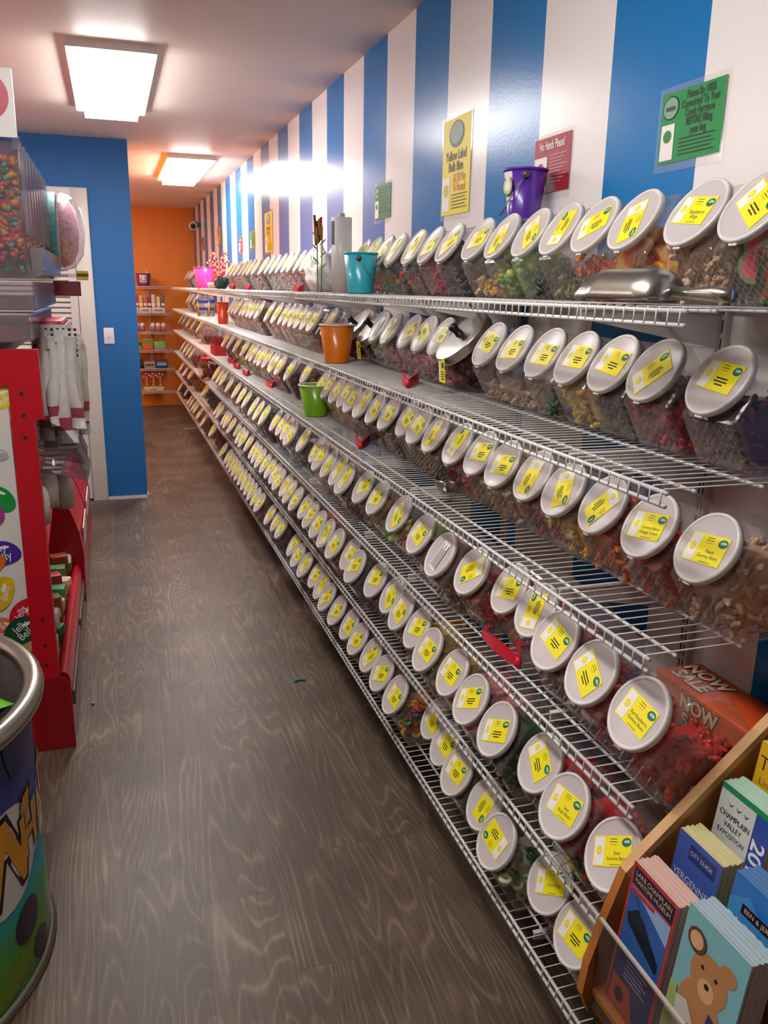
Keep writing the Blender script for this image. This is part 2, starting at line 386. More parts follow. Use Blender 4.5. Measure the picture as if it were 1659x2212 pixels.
def bracket_mesh(dep):
    q = MB(); q.prism([(.03, -.008), (dep, -.008), (dep, -.075), (dep-.03, -.07), (.03, -.024)], 'y', -.0015, .0015, bracket_m)
    q.box((.03, -.005, -.010), (dep, .005, -.007), bracket_m); return q.mesh('bracket')
decks = {}
bm_ = bracket_mesh(.31)
SECT = []
for k in range(1, 7):
    for s in range(8):
        y0, y1 = JY[s]+.003, JY[s+1]-.003
        key = round(y1-y0, 3)
        if key not in decks: decks[key] = (deck_mesh(y1-y0, .31, .0254), rail_mesh(y1-y0))
        t = empty('wire_shelf', (XS, y0, SZ[k]-.0013), label='white wire %s section, %s from the near end' % (LVL[k], ORD[s]), cat='wire shelf', group='wire shelf sections on the striped wall')
        for nm, me in zip(('wire_deck', 'front_rail'), decks[key]):
            o = bpy.data.objects.new(nm, me); COL.objects.link(o); o.parent = t
        for yb in (.305, min(1.10, y1-y0-.05)):
            o = bpy.data.objects.new('bracket', bm_); COL.objects.link(o); o.parent = t; o.location = (0, yb, 0)
# slotted uprights
q = MB(); up_m = mat('upright enamel', 'cfcac6', .4)
q.box((-.012, -.014, .15), (0, .014, 1.47), up_m)
zz = .17
while zz < 1.45:
    for s in (-.006, .004): q.box((-.0124, s, zz), (-.0118, s+.003, zz+.022), black)
    zz += .032
up_me = q.mesh('wall_upright'); n_up = 0
for s in range(8):
    for dy in (.308, 1.103):
        yy = JY[s]+dy
        if yy > 10.3: continue
        o = bpy.data.objects.new('wall_upright', up_me); COL.objects.link(o); o.location = (XW, yy, 0)
        tag(o, 'white slotted upright on striped wall, %s from the near end' % ORD[n_up], 'shelf upright', 'slotted uprights'); n_up += 1

# ------------------------------------------------------------------ slant-front jars
P7 = [(0, 0), (.043, .078), (-.018, .175), (-.092, .170), (-.136, .115), (-.136, .055), (-.092, 0)]
NU, NV = .848, .530   # lid normal: outwards, up
JW = .061
def jar_body():
    bm = bmesh.new()
    a = [bm.verts.new((u, -JW, z)) for u, z in P7]; b = [bm.verts.new((u, JW, z)) for u, z in P7]; n = len(P7)
    bm.faces.new(a); bm.faces.new(b[::-1])
    for i in range(n): bm.faces.new((a[i], b[i], b[(i+1) % n], a[(i+1) % n]))
    bmesh.ops.recalc_face_normals(bm, faces=bm.faces[:])
    bmesh.ops.bevel(bm, geom=bm.edges[:], offset=.006, segments=2, affect='EDGES', profile=.5)
    q = MB(); q.bm(bm, jar_clear, None, False)
    q.lathe([(.049, -.002), (.049, .012)], jar_clear, 28, LIDF)
    return q.mesh('jar_body')
LIDF = frame((.0125, 0, .1265), (0, 1, 0), (-NV, 0, NU))   # x along width, y up the slope, z outward
def lid_mesh():
    q = MB(); r = .059
    q.lathe([(r-.002, .009), (r, .0105), (r, .0175), (r-.001, .0195), (r-.0032, .0203), (r-.0055, .0195), (r-.0065, .0180)], lid_rim, 40, LIDF)
    q.lathe([(r-.0065, .0180), (r-.0075, .0176), (0.0, .0176)], lid_mid, 40, LIDF)
    q.lathe([(r-.002, .009), (.0, .009)], lid_mid, 40, LIDF)
    q.box((-.008, -r-.003, .011), (.008, -r+.004, .015), lid_rim, LIDF, bev=.0015)
    return q.mesh('lid')
LIDC = Vector(LIDF@Vector((0, 0, .019)))     # label plane origin in jar space
def label_mesh(lines=None, base=yellow_card, wl=.077, hl=.047):
    q = MB(); I = Matrix.Identity(4); w, h = wl/2, hl/2
    q.box((-w, -h, 0), (w, h, .0006), base)
    z = .0008
    if base is yellow_card:
        q.rect(-w+.002, -h+.002, -w+.022, h-.002, white_card, I, z)
        q.disc(-w+.012, .001, .0055, .0065, mat('candy dot print', 'e0c81c', .5), I, z+.0002); q.disc(-w+.012, .001, .0042, .0052, yellow_card, I, z+.0003)
        q.disc(w-.0105, h-.010, .0095, .0070, logo_green, I, z); q.disc(w-.0095, h-.0095, .006, .003, logo_in, I, z+.0002)
        q.rect(w-.0155, h-.0125, w-.0035, h-.011, logo_green, I, z+.0003)
        cx = .0075
        for i, ww in enumerate((.007, .008, .007)): q.rect(cx-.006-ww, h-.0055-i*.0042, cx-.006+ww, h-.0045-i*.0042, orange_txt if i == 2 else black, I, z)
        if lines:
            sz = .0080 if max(map(len, lines)) > 9 else .0095
            for i, s in enumerate(lines): q.text(s, sz, black, I, cx+.003, -.003-i*.0082 if len(lines) > 1 else -.006, z, sx=.92)
            q.rect(cx-.010, -h+.0028, cx+.012, -h+.0036, black, I, z)
        else:
            for i, ww in enumerate((.013, .015, .009)): q.rect(cx-ww, -.0035-i*.0052, cx+ww, -.0012-i*.0052, black, I, z)
    else:
        for i in range(5): q.rect(-w+.006, h-.008-i*.0072, w-.006-(i % 2)*.012, h-.005-i*.0072, black, I, z)
    return q.mesh('label')
body_me, lid_me = jar_body(), lid_mesh()
LAB = {None: label_mesh()}
def lab(k):
    if k not in LAB:
        LAB[k] = label_mesh(None, white_card, .075, .036) if k == 'white' else label_mesh(k.split('|'))
    return LAB[k]

# candy fillings: a heap of separate sweets packed inside the jar outline
def inside(u, z, e):
    n = len(P7); ok = 1e9
    for i in range(n):
        (x0, z0), (x1, z1) = P7[i], P7[(i+1) % n]; dx, dz = x1-x0, z1-z0; l = math.hypot(dx, dz)
        ok = min(ok, ((u-x0)*-dz+(z-z0)*dx)/l)
    return ok
SIGN = 1 if inside(-.05, .08, 0) > 0 else -1
def piece(q, kind, c, rot, r):
    T = Matrix.Translation(c)@rot
    if kind == 'bear':
        q.sphere((0, 0, 0), r, CM, T, 6, 5, (.75, .7, 1.1)); q.sphere((0, 0, r*1.05), r*.58, CM, T, 6, 4); q.sphere((r*.55, r*.35, -r*.3), r*.38, CM, T, 5, 4); q.sphere((-r*.55, r*.35, -r*.3), r*.38, CM, T, 5, 4)
    elif kind == 'ball': q.sphere((0, 0, 0), r, CM, T, 8, 6)
    elif kind == 'ring':
        n = 10; q.tube([(r*math.cos(2*PI*j/n), r*math.sin(2*PI*j/n), 0) for j in range(n)], r*.48, CM, 6, True, T)
    elif kind == 'slice':
        n = 7; pts = [(r*1.5*math.cos(PI*j/n), r*1.5*math.sin(PI*j/n)) for j in range(n+1)]
        m = CM; c0 = q.cur
        q.cur = .99; q.prism(pts, 'z', -r*.34, r*.34, m, T)
        q.cur = c0*.9; q.prism([(x*.8, y*.8+r*.06) for x, y in pts], 'z', -r*.37, r*.37, m, T)
    elif kind == 'worm':
        n = 6; q.tube([(r*3*(j/n-.5), r*.8*math.sin(j*1.6), r*.4*math.cos(j*2.1)) for j in range(n+1)], r*.36, CM, 5, False, T)
    elif kind == 'log': q.tube([(-r*1.3, 0, 0), (r*1.3, 0, 0)], r*.55, CM, 6, False, T)
    elif kind == 'drop': q.sphere((0, 0, 0), r, CM, T, 7, 5, (1, 1, .6))
CM = candy_mat('plain candy', ['c8a070'])
SIZES = {'bear': .0085, 'ball': .0085, 'ring': .011, 'slice': .021, 'worm': .014, 'log': .010, 'drop': .0125}
FILL = {}
def fill_mesh(kind, lev):
    if (kind, lev) in FILL: return FILL[(kind, lev)]
    rs = random.Random(hash((kind, round(lev*100))) % 9973 if False else len(kind)*31+int(lev*100)); q = MB(); r = SIZES[kind]; top = .005+.155*lev
    e = r*.8+.002; cnt = 0; tries = 0; want = int({'bear': 230, 'ball': 250, 'ring': 140, 'slice': 46, 'worm': 110, 'log': 170, 'drop': 150}[kind]*(.35+.65*lev))
    while cnt < want and tries < 9000:
        tries += 1
        u = rs.uniform(-.15, .045); z = rs.uniform(0, .165); v = rs.uniform(-JW, JW)
        d = SIGN*inside(u, z, 0)
        if d < e or z > top-r*.4+rs.uniform(-.012, .006) or abs(v) > JW-.002-r*.8: continue
        if min(d, JW-abs(v), top-z+.004) > r*2.4+.006: continue
        if kind == 'slice' and d < r*1.25: continue
        q.cur = rs.random()
        rot = Matrix.Rotation(rs.uniform(0, 6.28), 4, 'Z')@Matrix.Rotation(rs.uniform(0, 6.28), 4, 'X')
        if kind == 'slice': rot = Matrix.Rotation(PI/2+rs.uniform(-.5, .5), 4, 'Z')@Matrix.Rotation(PI/2+rs.uniform(-.5, .5), 4, 'X')@Matrix.Rotation(rs.uniform(-.6, 2), 4, 'Z')
        piece(q, kind, (u, v, z), rot, r*rs.uniform(.85, 1.1)); cnt += 1
    # packed core
    e2 = r*1.5+.006; zt = max(.02, top-r*1.2); c = np.array([-.055, .08]); core = []
    for (u, z) in P7:
        d = c-np.array([u, z]); p = np.array([u, z])+d/np.linalg.norm(d)*e2*1.35; core.append((p[0], min(p[1], zt)))
    q.cur = .31; q.prism(core, 'y', -JW+e2, JW-e2, CM)
    FILL[(kind, lev)] = q.mesh('candy_filling'); return FILL[(kind, lev)]

PAL = {
 'red': ['b0101c', 'c81a24', '960c18', 'd4303a'], 'crimson': ['a01030', 'c02040', '801024'], 'darkred': ['6a1218', '861c20', '4c0c12', '9a2a2c'],
 'orange': ['e0691a', 'd2540f', 'ee8a34', 'c84810'], 'orangered': ['c8401c', 'b82a18', 'd85a20', 'a82018'], 'yellow': ['d9a520', 'e6bb3c', 'c88f18', 'efd070'],
 'gold': ['c98a1e', 'd99a2c', 'b87618'], 'peach': ['cfa884', 'c49a76', 'd6b292', 'bd926c'], 'tan': ['b9935e', 'a9814c', 'c8a774', '98703c'],
 'brown': ['5c3420', '74452a', '482616', '8a5a38'], 'dark': ['241c1c', '352a2a', '171214', '403434'], 'olive': ['6d6b32', '85803c', '54552a', '9a9450'],
 'green': ['1f7a2c', '2c9440', '145c20', '58ac50'], 'darkgreen': ['123c20', '1c5430', '0c2c18', '2c6a3c'], 'limey': ['8ab82c', 'a6cc44', '3c8c2c', 'd2d860'],
 'pink': ['d8687a', 'e48a96', 'c64c60', 'eaa6ac'], 'palepink': ['d9aaa8', 'c79494', 'e6c0bc', 'b98482'], 'purple': ['4a1c34', '5c2846', '381428', '742f50'],
 'fruit': ['c83040', 'd88a2c', '3c7c40', 'd8c04c', '8a2c48', '2c5c50'], 'neon': ['e0802c', '7cb83c', 'e6b84c', 'd85a4c', '4c9a3c'],
 'blueyellow': ['2c6a8c', 'c8a030', '3c82a4', 'd9b84c'], 'redgreen': ['b02028', 'c23238', '1c5c34', '8c1820'], 'melon': ['c81c2c', 'd42c3a', 'bb1424', 'dc3c48', '2c7c34'],
 'orangeslice': ['e0502c', 'e8703c', 'd84428', 'e6602c', 'e8b040'], 'white': ['cfc5bd', 'dcd3cb', 'bdb0a8'], 'mixdark': ['2c2430', '58202c', '302c50', '7c3038'],
 'traffic': ['2c7c3c', 'c83c34', 'd8a43c', '28406c', '3c9050'], 'amber': ['a8642c', 'bc7a38', '8c4c1c'], 'greenring': ['2c8c34', 'cfd8b0', '1c6c28', 'e0e0c4'], 'sand': ['c4a588', 'b49478', 'd2b89c'],
}
WORDS = {'red': 'red gummies', 'crimson': 'crimson sweets', 'darkred': 'dark red sweets', 'orange': 'orange gummies', 'orangered': 'orange-red gummies', 'yellow': 'yellow sweets', 'gold': 'golden sweets', 'peach': 'peach-coloured gummies', 'tan': 'tan sweets', 'brown': 'brown sweets', 'dark': 'black sweets', 'olive': 'olive sweets', 'green': 'green sweets', 'darkgreen': 'dark green sweets', 'limey': 'lime and yellow sweets', 'pink': 'pink sweets', 'palepink': 'pale pink sweets', 'purple': 'dark purple sweets', 'fruit': 'multicoloured rings', 'neon': 'bright mixed sweets', 'blueyellow': 'blue and yellow sweets', 'redgreen': 'red and green gummies', 'melon': 'watermelon slices', 'orangeslice': 'orange fruit slices', 'white': 'off-white sweets', 'mixdark': 'dark mixed sweets', 'traffic': 'mixed bright sweets', 'amber': 'amber sweets', 'greenring': 'green and white rings', 'sand': 'sand-coloured sweets'}
KIND = {'melon': 'slice', 'orangeslice': 'slice', 'fruit': 'ring', 'greenring': 'ring', 'darkgreen': 'worm', 'limey': 'drop', 'dark': 'ball', 'blueyellow': 'drop', 'neon': 'drop', 'traffic': 'drop', 'pink': 'log', 'brown': 'ball', 'gold': 'drop'}
# (u, v, filling, level, label direction in degrees or None, words on label)
NEAR = {
1: [(1630, 437, 'melon', .85, -62, None), (1506, 447, 'peach', .8, 0, 'Raspberry|Rings'), (1370, 465, 'orangeslice', .75, -112, None), (1287, 474, 'orange', .5, 30, None), (1212, 488, 'olive', .3, 60, None), (1146, 496, 'darkgreen', .35, -100, None), (1083, 506, 'limey', .7, -115, None), (1031, 512, 'yellow', .3, 20, None), (970, 518, 'dark', .9, 40, None), (929, 540, 'crimson', .85, 25, None), (893, 528.6, 'mixdark', .6, 60, None), (853.5, 532, 'traffic', .8, 55, None), (833.6, 534, 'green', .8, 45, None), (806, 530, 'pink', .6, 60, None), (786.6, 530, 'palepink', .7, 60, None)],
2: [(1552, 822, 'purple', .75, -17, None), (1412, 805, 'crimson', .6, 35, None), (1325, 790, 'dark', .75, -17, None), (1248, 775, 'yellow', .65, -10, None), (1175, 765, 'darkgreen', .35, -6, None), (1110, 755, 'sand', .35, 0, None), (1055, 745, 'peach', .3, -32, None), None, (951, 729, 'pink', .7, -10, None), (915, 723, 'pink', .6, 100, None), (882.5, 718, 'palepink', .6, 25, None), (843, 715, 'palepink', .6, 60, None), (824.6, 713.5, 'white', .6, 60, 'white'), None, (710.5, 684, 'amber', .6, 60, None)],
3: [(1525, 1180, 'peach', .8, -17, 'Peach|Gummy Bears'), (1401, 1132, 'orangered', .75, -10, 'Gummy Bears|Orange Cream'), (1301, 1087, 'orange', .8, -142, None), (1220, 1056, 'yellow', .55, -105, None), (1152, 1025, 'crimson', .45, -118, None), (1093, 1003, 'sand', .7, -8, None), (1042, 979, 'tan', .75, -8, None), (993, 959, 'red', .4, 55, None), (939.5, 933.6, 'brown', .7, -118, None), (913, 922, 'amber', .7, -55, None), (882.5, 904.7, 'tan', .75, -60, None), (844, 893, 'brown', .7, -20, None), (825, 885.4, 'brown', .7, -55, None), (799.6, 876, 'purple', .6, 55, None)],
4: [(1377, 1537, 'red', .55, -48, 'Red Raspberry|Gummy Bears'), (1275, 1449, 'orangered', .5, -76, None), (1196, 1380, 'darkred', .5, -55, None), (1156, 1315, 'darkred', .5, 66, None), (1104, 1272, 'crimson', .5, -10, None), (1017, 1231, 'orangered', .75, -155, None), (949.5, 1196, 'brown', .5, 55, 'white'), (907, 1151, 'darkred', .7, -55, None), (860, 1108, 'neon', .75, -100, None), (814.5, 1073, 'limey', .35, -5, None)],
5: [(1323, 1843, 'redgreen', .7, -2, 'Sour|Gummy Bears'), (1207, 1740, 'redgreen', .75, -42, 'Sour|Bright Bears'), (1165, 1645, 'red', .7, -80, None), (1057, 1575, 'darkgreen', .8, -4, None), (1011, 1509, 'pink', .8, 2, None), (976, 1451, 'pink', .7, -50, None), (916, 1402, 'blueyellow', .75, -50, None), (900, 1355, 'yellow', .8, -15, None), (869, 1322, 'crimson', .5, -65, None), (847, 1285, 'purple', .5, -95, None), (810, 1251, 'purple', .6, -10, None)],
6: [(1247, 2015, 'peach', .6, -52, None), (1185, 1905, 'orangered', .6, -8, 'Peach Rings'), (1070, 1815, 'greenring', .75, 118, None), (1045, 1735, 'gold', .4, -122, None), (985, 1665, 'olive', .5, -52, None), (966, 1613, 'olive', .6, -60, None), (945, 1560, 'yellow', .6, -60, None), (852, 1499, 'fruit', .9, -55, None), (823, 1452, 'darkred', .5, -6, None), (800, 1413, 'darkred', .5, 42, None), (772, 1378, 'crimson', .5, -14, None)],
}
FAR = {
1: [(661, 565), (647, 565), (632, 569), (620, 569), (607, 571), (594, 567), (582, 571), (569, 572), (553, 574), (542, 576), (533, 576), (524, 577), (513, 577), (504, 579), (495, 580), (415, 592), (410, 594), (404, 594)],
2: [(678, 689), (666, 687), (652.6, 685), (640, 683), (627, 681), (614.6, 680), (598, 676), (582, 672), (560, 671), (549.5, 670), (542, 669), (533, 667), (526, 667), (515, 660), (508, 659), (501, 659), (422, 656), (412, 651), (407, 650)],
3: [(778, 866), (759, 854.5), (739, 845), (710, 831), (699, 824.6), (662.5, 797.6), (650, 797.6), (632, 799.5), (621, 794), (610, 790.4), (594, 779.6), (583, 776), (572, 772), (559.5, 765), (548.6, 761.5), (541, 758), (528.7, 750.6), (512, 743), (498, 736), (487, 733), (430, 715), (417, 708), (407, 705), (397.5, 700), (391, 695), (383, 690)],
4: [(783, 1050), (744, 1033.6), (730, 1015.5), (710, 1000), (692, 986.6), (684, 970), (655, 948.6), (627, 936), (619.7, 925), (612, 918), (598, 909), (571, 895), (558, 886), (547, 877), (533, 861), (521.5, 852.6), (510, 842.5), (495.5, 829.5), (482.5, 816.4), (475, 812), (466.6, 805), (413.7, 762), (407, 757), (400.7, 752), (394, 747)],
5: [(764, 1222), (757, 1197.6), (721, 1173), (701, 1151), (686, 1132), (670, 1111), (659.5, 1092), (638.7, 1076), (625, 1061), (620.6, 1050.5), (601.6, 1034), (597, 1025), (587, 1014), (573.6, 1000), (560.6, 990), (556, 981.5), (550.5, 973), (537.5, 955.5), (524.4, 947), (520, 942.5), (514, 925), (497, 918), (487, 908), (482.5, 903.4), (474, 889), (469.5, 882), (395, 803), (391, 793)],
6: [(754, 1346.7), (727, 1317), (705.4, 1288), (695.5, 1265), (682.5, 1240), (657.7, 1218.5), (642.8, 1197.6), (634, 1175), (607, 1139), (601, 1129.6), (584, 1112), (559, 1084), (554.4, 1076), (547, 1065), (538, 1051), (534, 1045), (523, 1029), (518, 1024.6), (512, 1017), (507, 1007), (501, 1002.7), (493, 985), (480, 971), (439, 908), (430, 893), (423, 881), (418.6, 876), (414, 868), (409, 864), (403, 845), (389, 835)],
}
FARPAL = {1: ['white', 'dark', 'crimson', 'palepink', 'white', 'darkred'], 2: ['palepink', 'sand', 'amber', 'brown', 'palepink', 'white'], 3: ['brown', 'amber', 'gold', 'purple', 'palepink', 'yellow', 'darkred'], 4: ['brown', 'olive', 'dark', 'green', 'darkred', 'amber', 'white'], 5: ['brown', 'darkred', 'amber', 'crimson', 'tan', 'purple', 'orange'], 6: ['brown', 'amber', 'darkred', 'tan', 'orangered', 'dark']}
proto = empty('candy_jar')
for nm, me in (('jar_body', body_me), ('lid', lid_me)):
    o = bpy.data.objects.new(nm, me); COL.objects.link(o); o.parent = proto
plid = o
plab = bpy.data.objects.new('label', LAB[None]); COL.objects.link(plab); plab.parent = plid
def lid_x(k, u, v):
    B = onZ(u, v, SZ[k]+.138); A = onX(u, v, .85)
    if k == 1: return .85
    if k == 2: return .842 if A[1] < 3 else .775
    if k == 3: return min(.825, max(.765, B[0]))
    return min(.80, max(.685, B[0]))
first = True
SKIP_Y = {}
BLOCK = {2: [(2.00-.075, 2.00+.075)]}
ROWJ = {}
for k in range(1, 7):
    rows = [j for j in NEAR[k] if j]+[(u, v, None, None, None, None) for u, v in FAR[k]]
    pts = []
    for j in rows:
        X = lid_x(k, j[0], j[1]); p = onX(j[0], j[1], X)
        if k > 3 and j[2] is None or k > 3: p = onZ(j[0], j[1], SZ[k]+.138); p[0] = X
        pts.append([p[1], X, j])
    pts.sort(key=lambda a: a[0])
    for i in range(1, len(pts)): pts[i][0] = max(pts[i][0], pts[i-1][0]+.1245)
    pts = [p for p in pts if p[0] < 10.28]
    ROWJ[k] = pts
PAILS = {1: [('cyan pail', 3.02)], 2: [('steel-lidded jar', 2.0), ('orange pail', 3.2), ('red bucket', 6.3)], 3: [('green pail', 3.62), ('red carton', 7.2)], 4: [], 5: [], 6: []}
def where(k, i, pts, y):
    """words that single out the i-th jar of shelf k"""
    best = ('from the near end of', i, 0)
    c = [(i, 'from the near end of')]
    for nm, yl in PAILS[k]:
        far = [q for q in pts if q[0] > yl]; nr = [q for q in pts if q[0] <= yl]
        if y > yl: c.append((i-len(nr), 'beyond the %s on' % nm))
    n = len(pts); c.append((n-1-i, 'from the far end of'))
    idx, phr = min(c, key=lambda t: t[0])
    return '%s %s' % (ORD[idx] if idx < 20 else 'number %d' % (idx+1), phr), LVL[k]
jars = []
for k in range(1, 7):
    pts = ROWJ[k]
    for i, (y, X, j) in enumerate(pts):
        u0, v0, pal, lev, ang, words = j
        rs = random.Random(k*1000+i)
        if pal is None: pal = rs.choice(FARPAL[k])
        if lev is None: lev = rs.choice([.5, .65, .8])
        lev = min((.3, .5, .7, .85), key=lambda a: abs(a-lev))
        t = proto if first else copy_tree(proto); first = False
        t.location = (X+.0277, y, SZ[k]); t.rotation_euler = (0, 0, PI+rs.uniform(-.035, .035) if i else PI)
        w, sh = where(k, i, pts, y)
        tag(t, 'slant jar of %s, %s the %s' % (WORDS[pal], w, sh), 'candy jar', 'slant-front candy jars on the wire shelves')
        if 'on' == w.split()[-1] or w.endswith('of'): t['label'] = 'slant jar of %s, %s the %s' % (WORDS[pal], w, sh)
        lo = [c for c in t.children if c.name.startswith('lid')][0]; la = lo.children[0]
        la.data = lab(words)
        # label turn: pick the in-plane angle whose picture direction matches the photo
        if ang is None: ang = rs.choice([-10, -20, 5, 50, 60, -55, -60, -110, 30]) ; off = rs.uniform(-12, 12)
        else: off = 0
        c0 = Vector((X, y, SZ[k]+.138)); ex = Vector((0, -1, 0)); ey = Vector((NV, 0, NU))
        bestd, th = 9, 0
        p0 = proj(c0)
        for a in range(0, 360, 3):
            d = ex*math.cos(math.radians(a))+ey*math.sin(math.radians(a)); p1 = proj(c0+d*.02)
            g = math.atan2(-(p1[1]-p0[1]), p1[0]-p0[0]); dd = abs((g-math.radians(ang+off)+PI) % (2*PI)-PI)
            if dd < bestd: bestd, th = dd, math.radians(a)
        # jar space: world -x = +u, world -y = +v
        exl = Vector((0, 1, 0)); eyl = Vector((-NV, 0, NU))
        xd = exl*math.cos(th)+eyl*math.sin(th); yd = -exl*math.sin(th)+eyl*math.cos(th)
        org = Vector((.0125, 0, .1265))+Vector((NU, 0, NV))*.0179+exl*rs.uniform(-.006, .006)+eyl*rs.uniform(-.006, .006)
        la.matrix_parent_inverse = Matrix.Identity(4); la.matrix_basis = frame(org, xd, yd)
        if words == 'white': la['label'] = 'white paper label with black print'
        # filling
        me = fill_mesh(KIND.get(pal, 'bear'), lev)
        f = bpy.data.objects.new('candy_filling', me); COL.objects.link(f)
        f.location = t.location; f.rotation_euler = t.rotation_euler
        f.material_slots[0].link = 'OBJECT'; f.material_slots[0].material = candy_mat('candy '+pal, PAL[pal])
        tag(f, '%s inside the jar %s the %s' % (WORDS[pal], w, sh), 'candy', 'candy inside the jars', 'stuff')
        jars.append(t)

# ------------------------------------------------------------------ oversize jars at the far end
def big_jar(k, y, X, s, pal, lev, label, rz=0):
    t = copy_tree(jars[0]); t.location = (X, y, SZ[k]); t.scale = (s, s, s); t.rotation_euler = (0, 0, PI+rz)
    tag(t, label, 'candy jar', 'large slant-front jars'); t.name = 'large_candy_jar'
    la = [c for c in t.children if c.name.startswith('lid')][0].children[0]; la.data = LAB[None]
    f = bpy.data.objects.new('candy_filling', fill_mesh(KIND.get(pal, 'bear'), lev)); COL.objects.link(f)
    f.location = t.location; f.rotation_euler = t.rotation_euler; f.scale = t.scale
    f.material_slots[0].link = 'OBJECT'; f.material_slots[0].material = candy_mat('candy '+pal, PAL[pal])
    tag(f, '%s inside the %s' % (WORDS[pal], label.split(' of ')[0]), 'candy', 'candy inside the jars', 'stuff')
big_jar(3, 7.75, .80, 1.3, 'darkred', .3, 'large clear jar of dark red sweets on third shelf behind the black box')
big_jar(5, 6.95, .745, 1.35, 'dark', .85, 'large clear jar of black sweets on fifth shelf')
big_jar(6, 6.45, .735, 1.3, 'darkred', .85, 'large clear jar of dark red sweets on bottom shelf')
big_jar(5, 8.3, .745, 1.3, 'amber', .85, 'large clear jar of amber sweets on fifth shelf')

# ------------------------------------------------------------------ pails, buckets
def pail(name, loc, r0, r1, h, col, label, group=None, rim=None, handle=True, ear=True, sticker=None, rz=0, metal=False):
    t = empty(name, loc, rz, label, 'pail', group); m = mat(name+' '+col, col, .28, coat=.3)
    q = MB(); q.lathe([(0, .003), (r0-.002, .003), (r0, 0), (r0, .004), (r1, h-.004), (r1-.003, h-.003), (r0-.003, .006), (0, .006)], m, 36); q.build('body', t)
    rm = mat('pail rim '+(rim or col), rim or col, .3); q = MB(); n = 36
    q.tube([(r1*math.cos(2*PI*i/n), r1*math.sin(2*PI*i/n), h-.003) for i in range(n)], .0032, rm, 6, True); q.build('rim', t)
    if handle:
        hm = mat('pail wire', '8a8580', .35, .7); q = MB(); rr = r1*.97
        pts = [(math.cos(a)*-rr, math.sin(a)*rr*.0-0, 0) for a in (0,)]
        pts = []
        for i in range(13):
            a = PI*i/12; pts.append((-.02-rr*.75*math.sin(a)*.45-.3*r1*math.sin(a), rr*1.04*math.cos(a), h*.86-h*.66*math.sin(a)))
        if handle == 'hang': 
            pts = [(-r1*1.02*math.sin(PI*i/12)-.004*math.sin(PI*i/12), r1*1.03*math.cos(PI*i/12), h*.85-h*.72*math.sin(PI*i/12)) for i in range(13)]
        q.tube(pts, .0014, hm, 6); q.build('handle', t)
        for s in (-1, 1):
            q = MB(); q.tube([(0, s*r1*.93, h*.86), (0, s*(r1*.93+.007), h*.86)], .0085, mat('pail ear', '6a625c', .4, .5), 12); q.build('ear', t)
    if sticker:
        a0, a1, z0, z1 = sticker; q = MB(); n = 8
        def rad(z): return r0+(r1-r0)*(z/h)+.0007
        vs = []; fs = []
        for i in range(n+1):
            a = a0+(a1-a0)*i/n
            for z in (z0*h, z1*h): vs.append((rad(z)*math.cos(a), rad(z)*math.sin(a), z))
        for i in range(n): fs.append((2*i, 2*i+2, 2*i+3, 2*i+1))
        q.add(vs, fs, white_card, True)
        am = (a0+a1)/2; zm = (z0+z1)/2*h; R_ = (z1-z0)*h*.36
        T = frame((math.cos(am)*(rad(zm)+.0012), math.sin(am)*(rad(zm)+.0012), zm), (-math.sin(am), math.cos(am), 0), (0, 0, 1))
        for r_, m_ in ((R_, mat('badge ring print', '4a4238', .5)), (R_*.84, mat('badge field print', 'b9c08a', .5)), (R_*.5, white_card)): q.disc(0, 0, r_, r_, m_, T, (R_-r_)*.02)
        s_ = q.build('sticker', t); s_['label'] = 'white square sticker with a round badge'
    return t
p = onX(779, 632, .775); pail('metal_pail', (p[0], p[1], SZ[1]), .040, .054, .128, '35b3c9', 'cyan metal pail on top shelf beside the white bag roll', handle='hang', rz=2.73)
p = onX(1131, 458, .955); pail('metal_pail', (p[0], p[1], SZ[1]+.1762), .036, .051, .118, '5a2aa0', 'purple metal pail standing on jars in front of the red sign', handle='hang', rz=5.83, sticker=(-2.95, -2.25, .40, .93))
p = onZ(728, 778, SZ[2]); pail('plastic_pail', (.76, p[1]*.76/p[0], SZ[2]), .043, .062, .135, 'e87a12', 'orange pail with white rim on second shelf', rim='e9ddd2', handle=False)
p = onZ(683, 884, SZ[3]); pail('plastic_pail', (.77, p[1]*.77/p[0], SZ[3]), .046, .070, .128, '7cb51c', 'lime green pail with white rim on third shelf', rim='e4e2d6', handle=False)
p = onX(482, 699, .76); pail('plastic_cup_pail', (.76, p[1], SZ[2]), .034, .045, .15, 'd8451c', 'small red-orange bucket on second shelf', handle=False)
p = onX(446, 618, .76); pail('plastic_pail', (.76, p[1], SZ[1]), .075, .10, .165, 'd13fb4', 'magenta bucket on top shelf', handle=False)

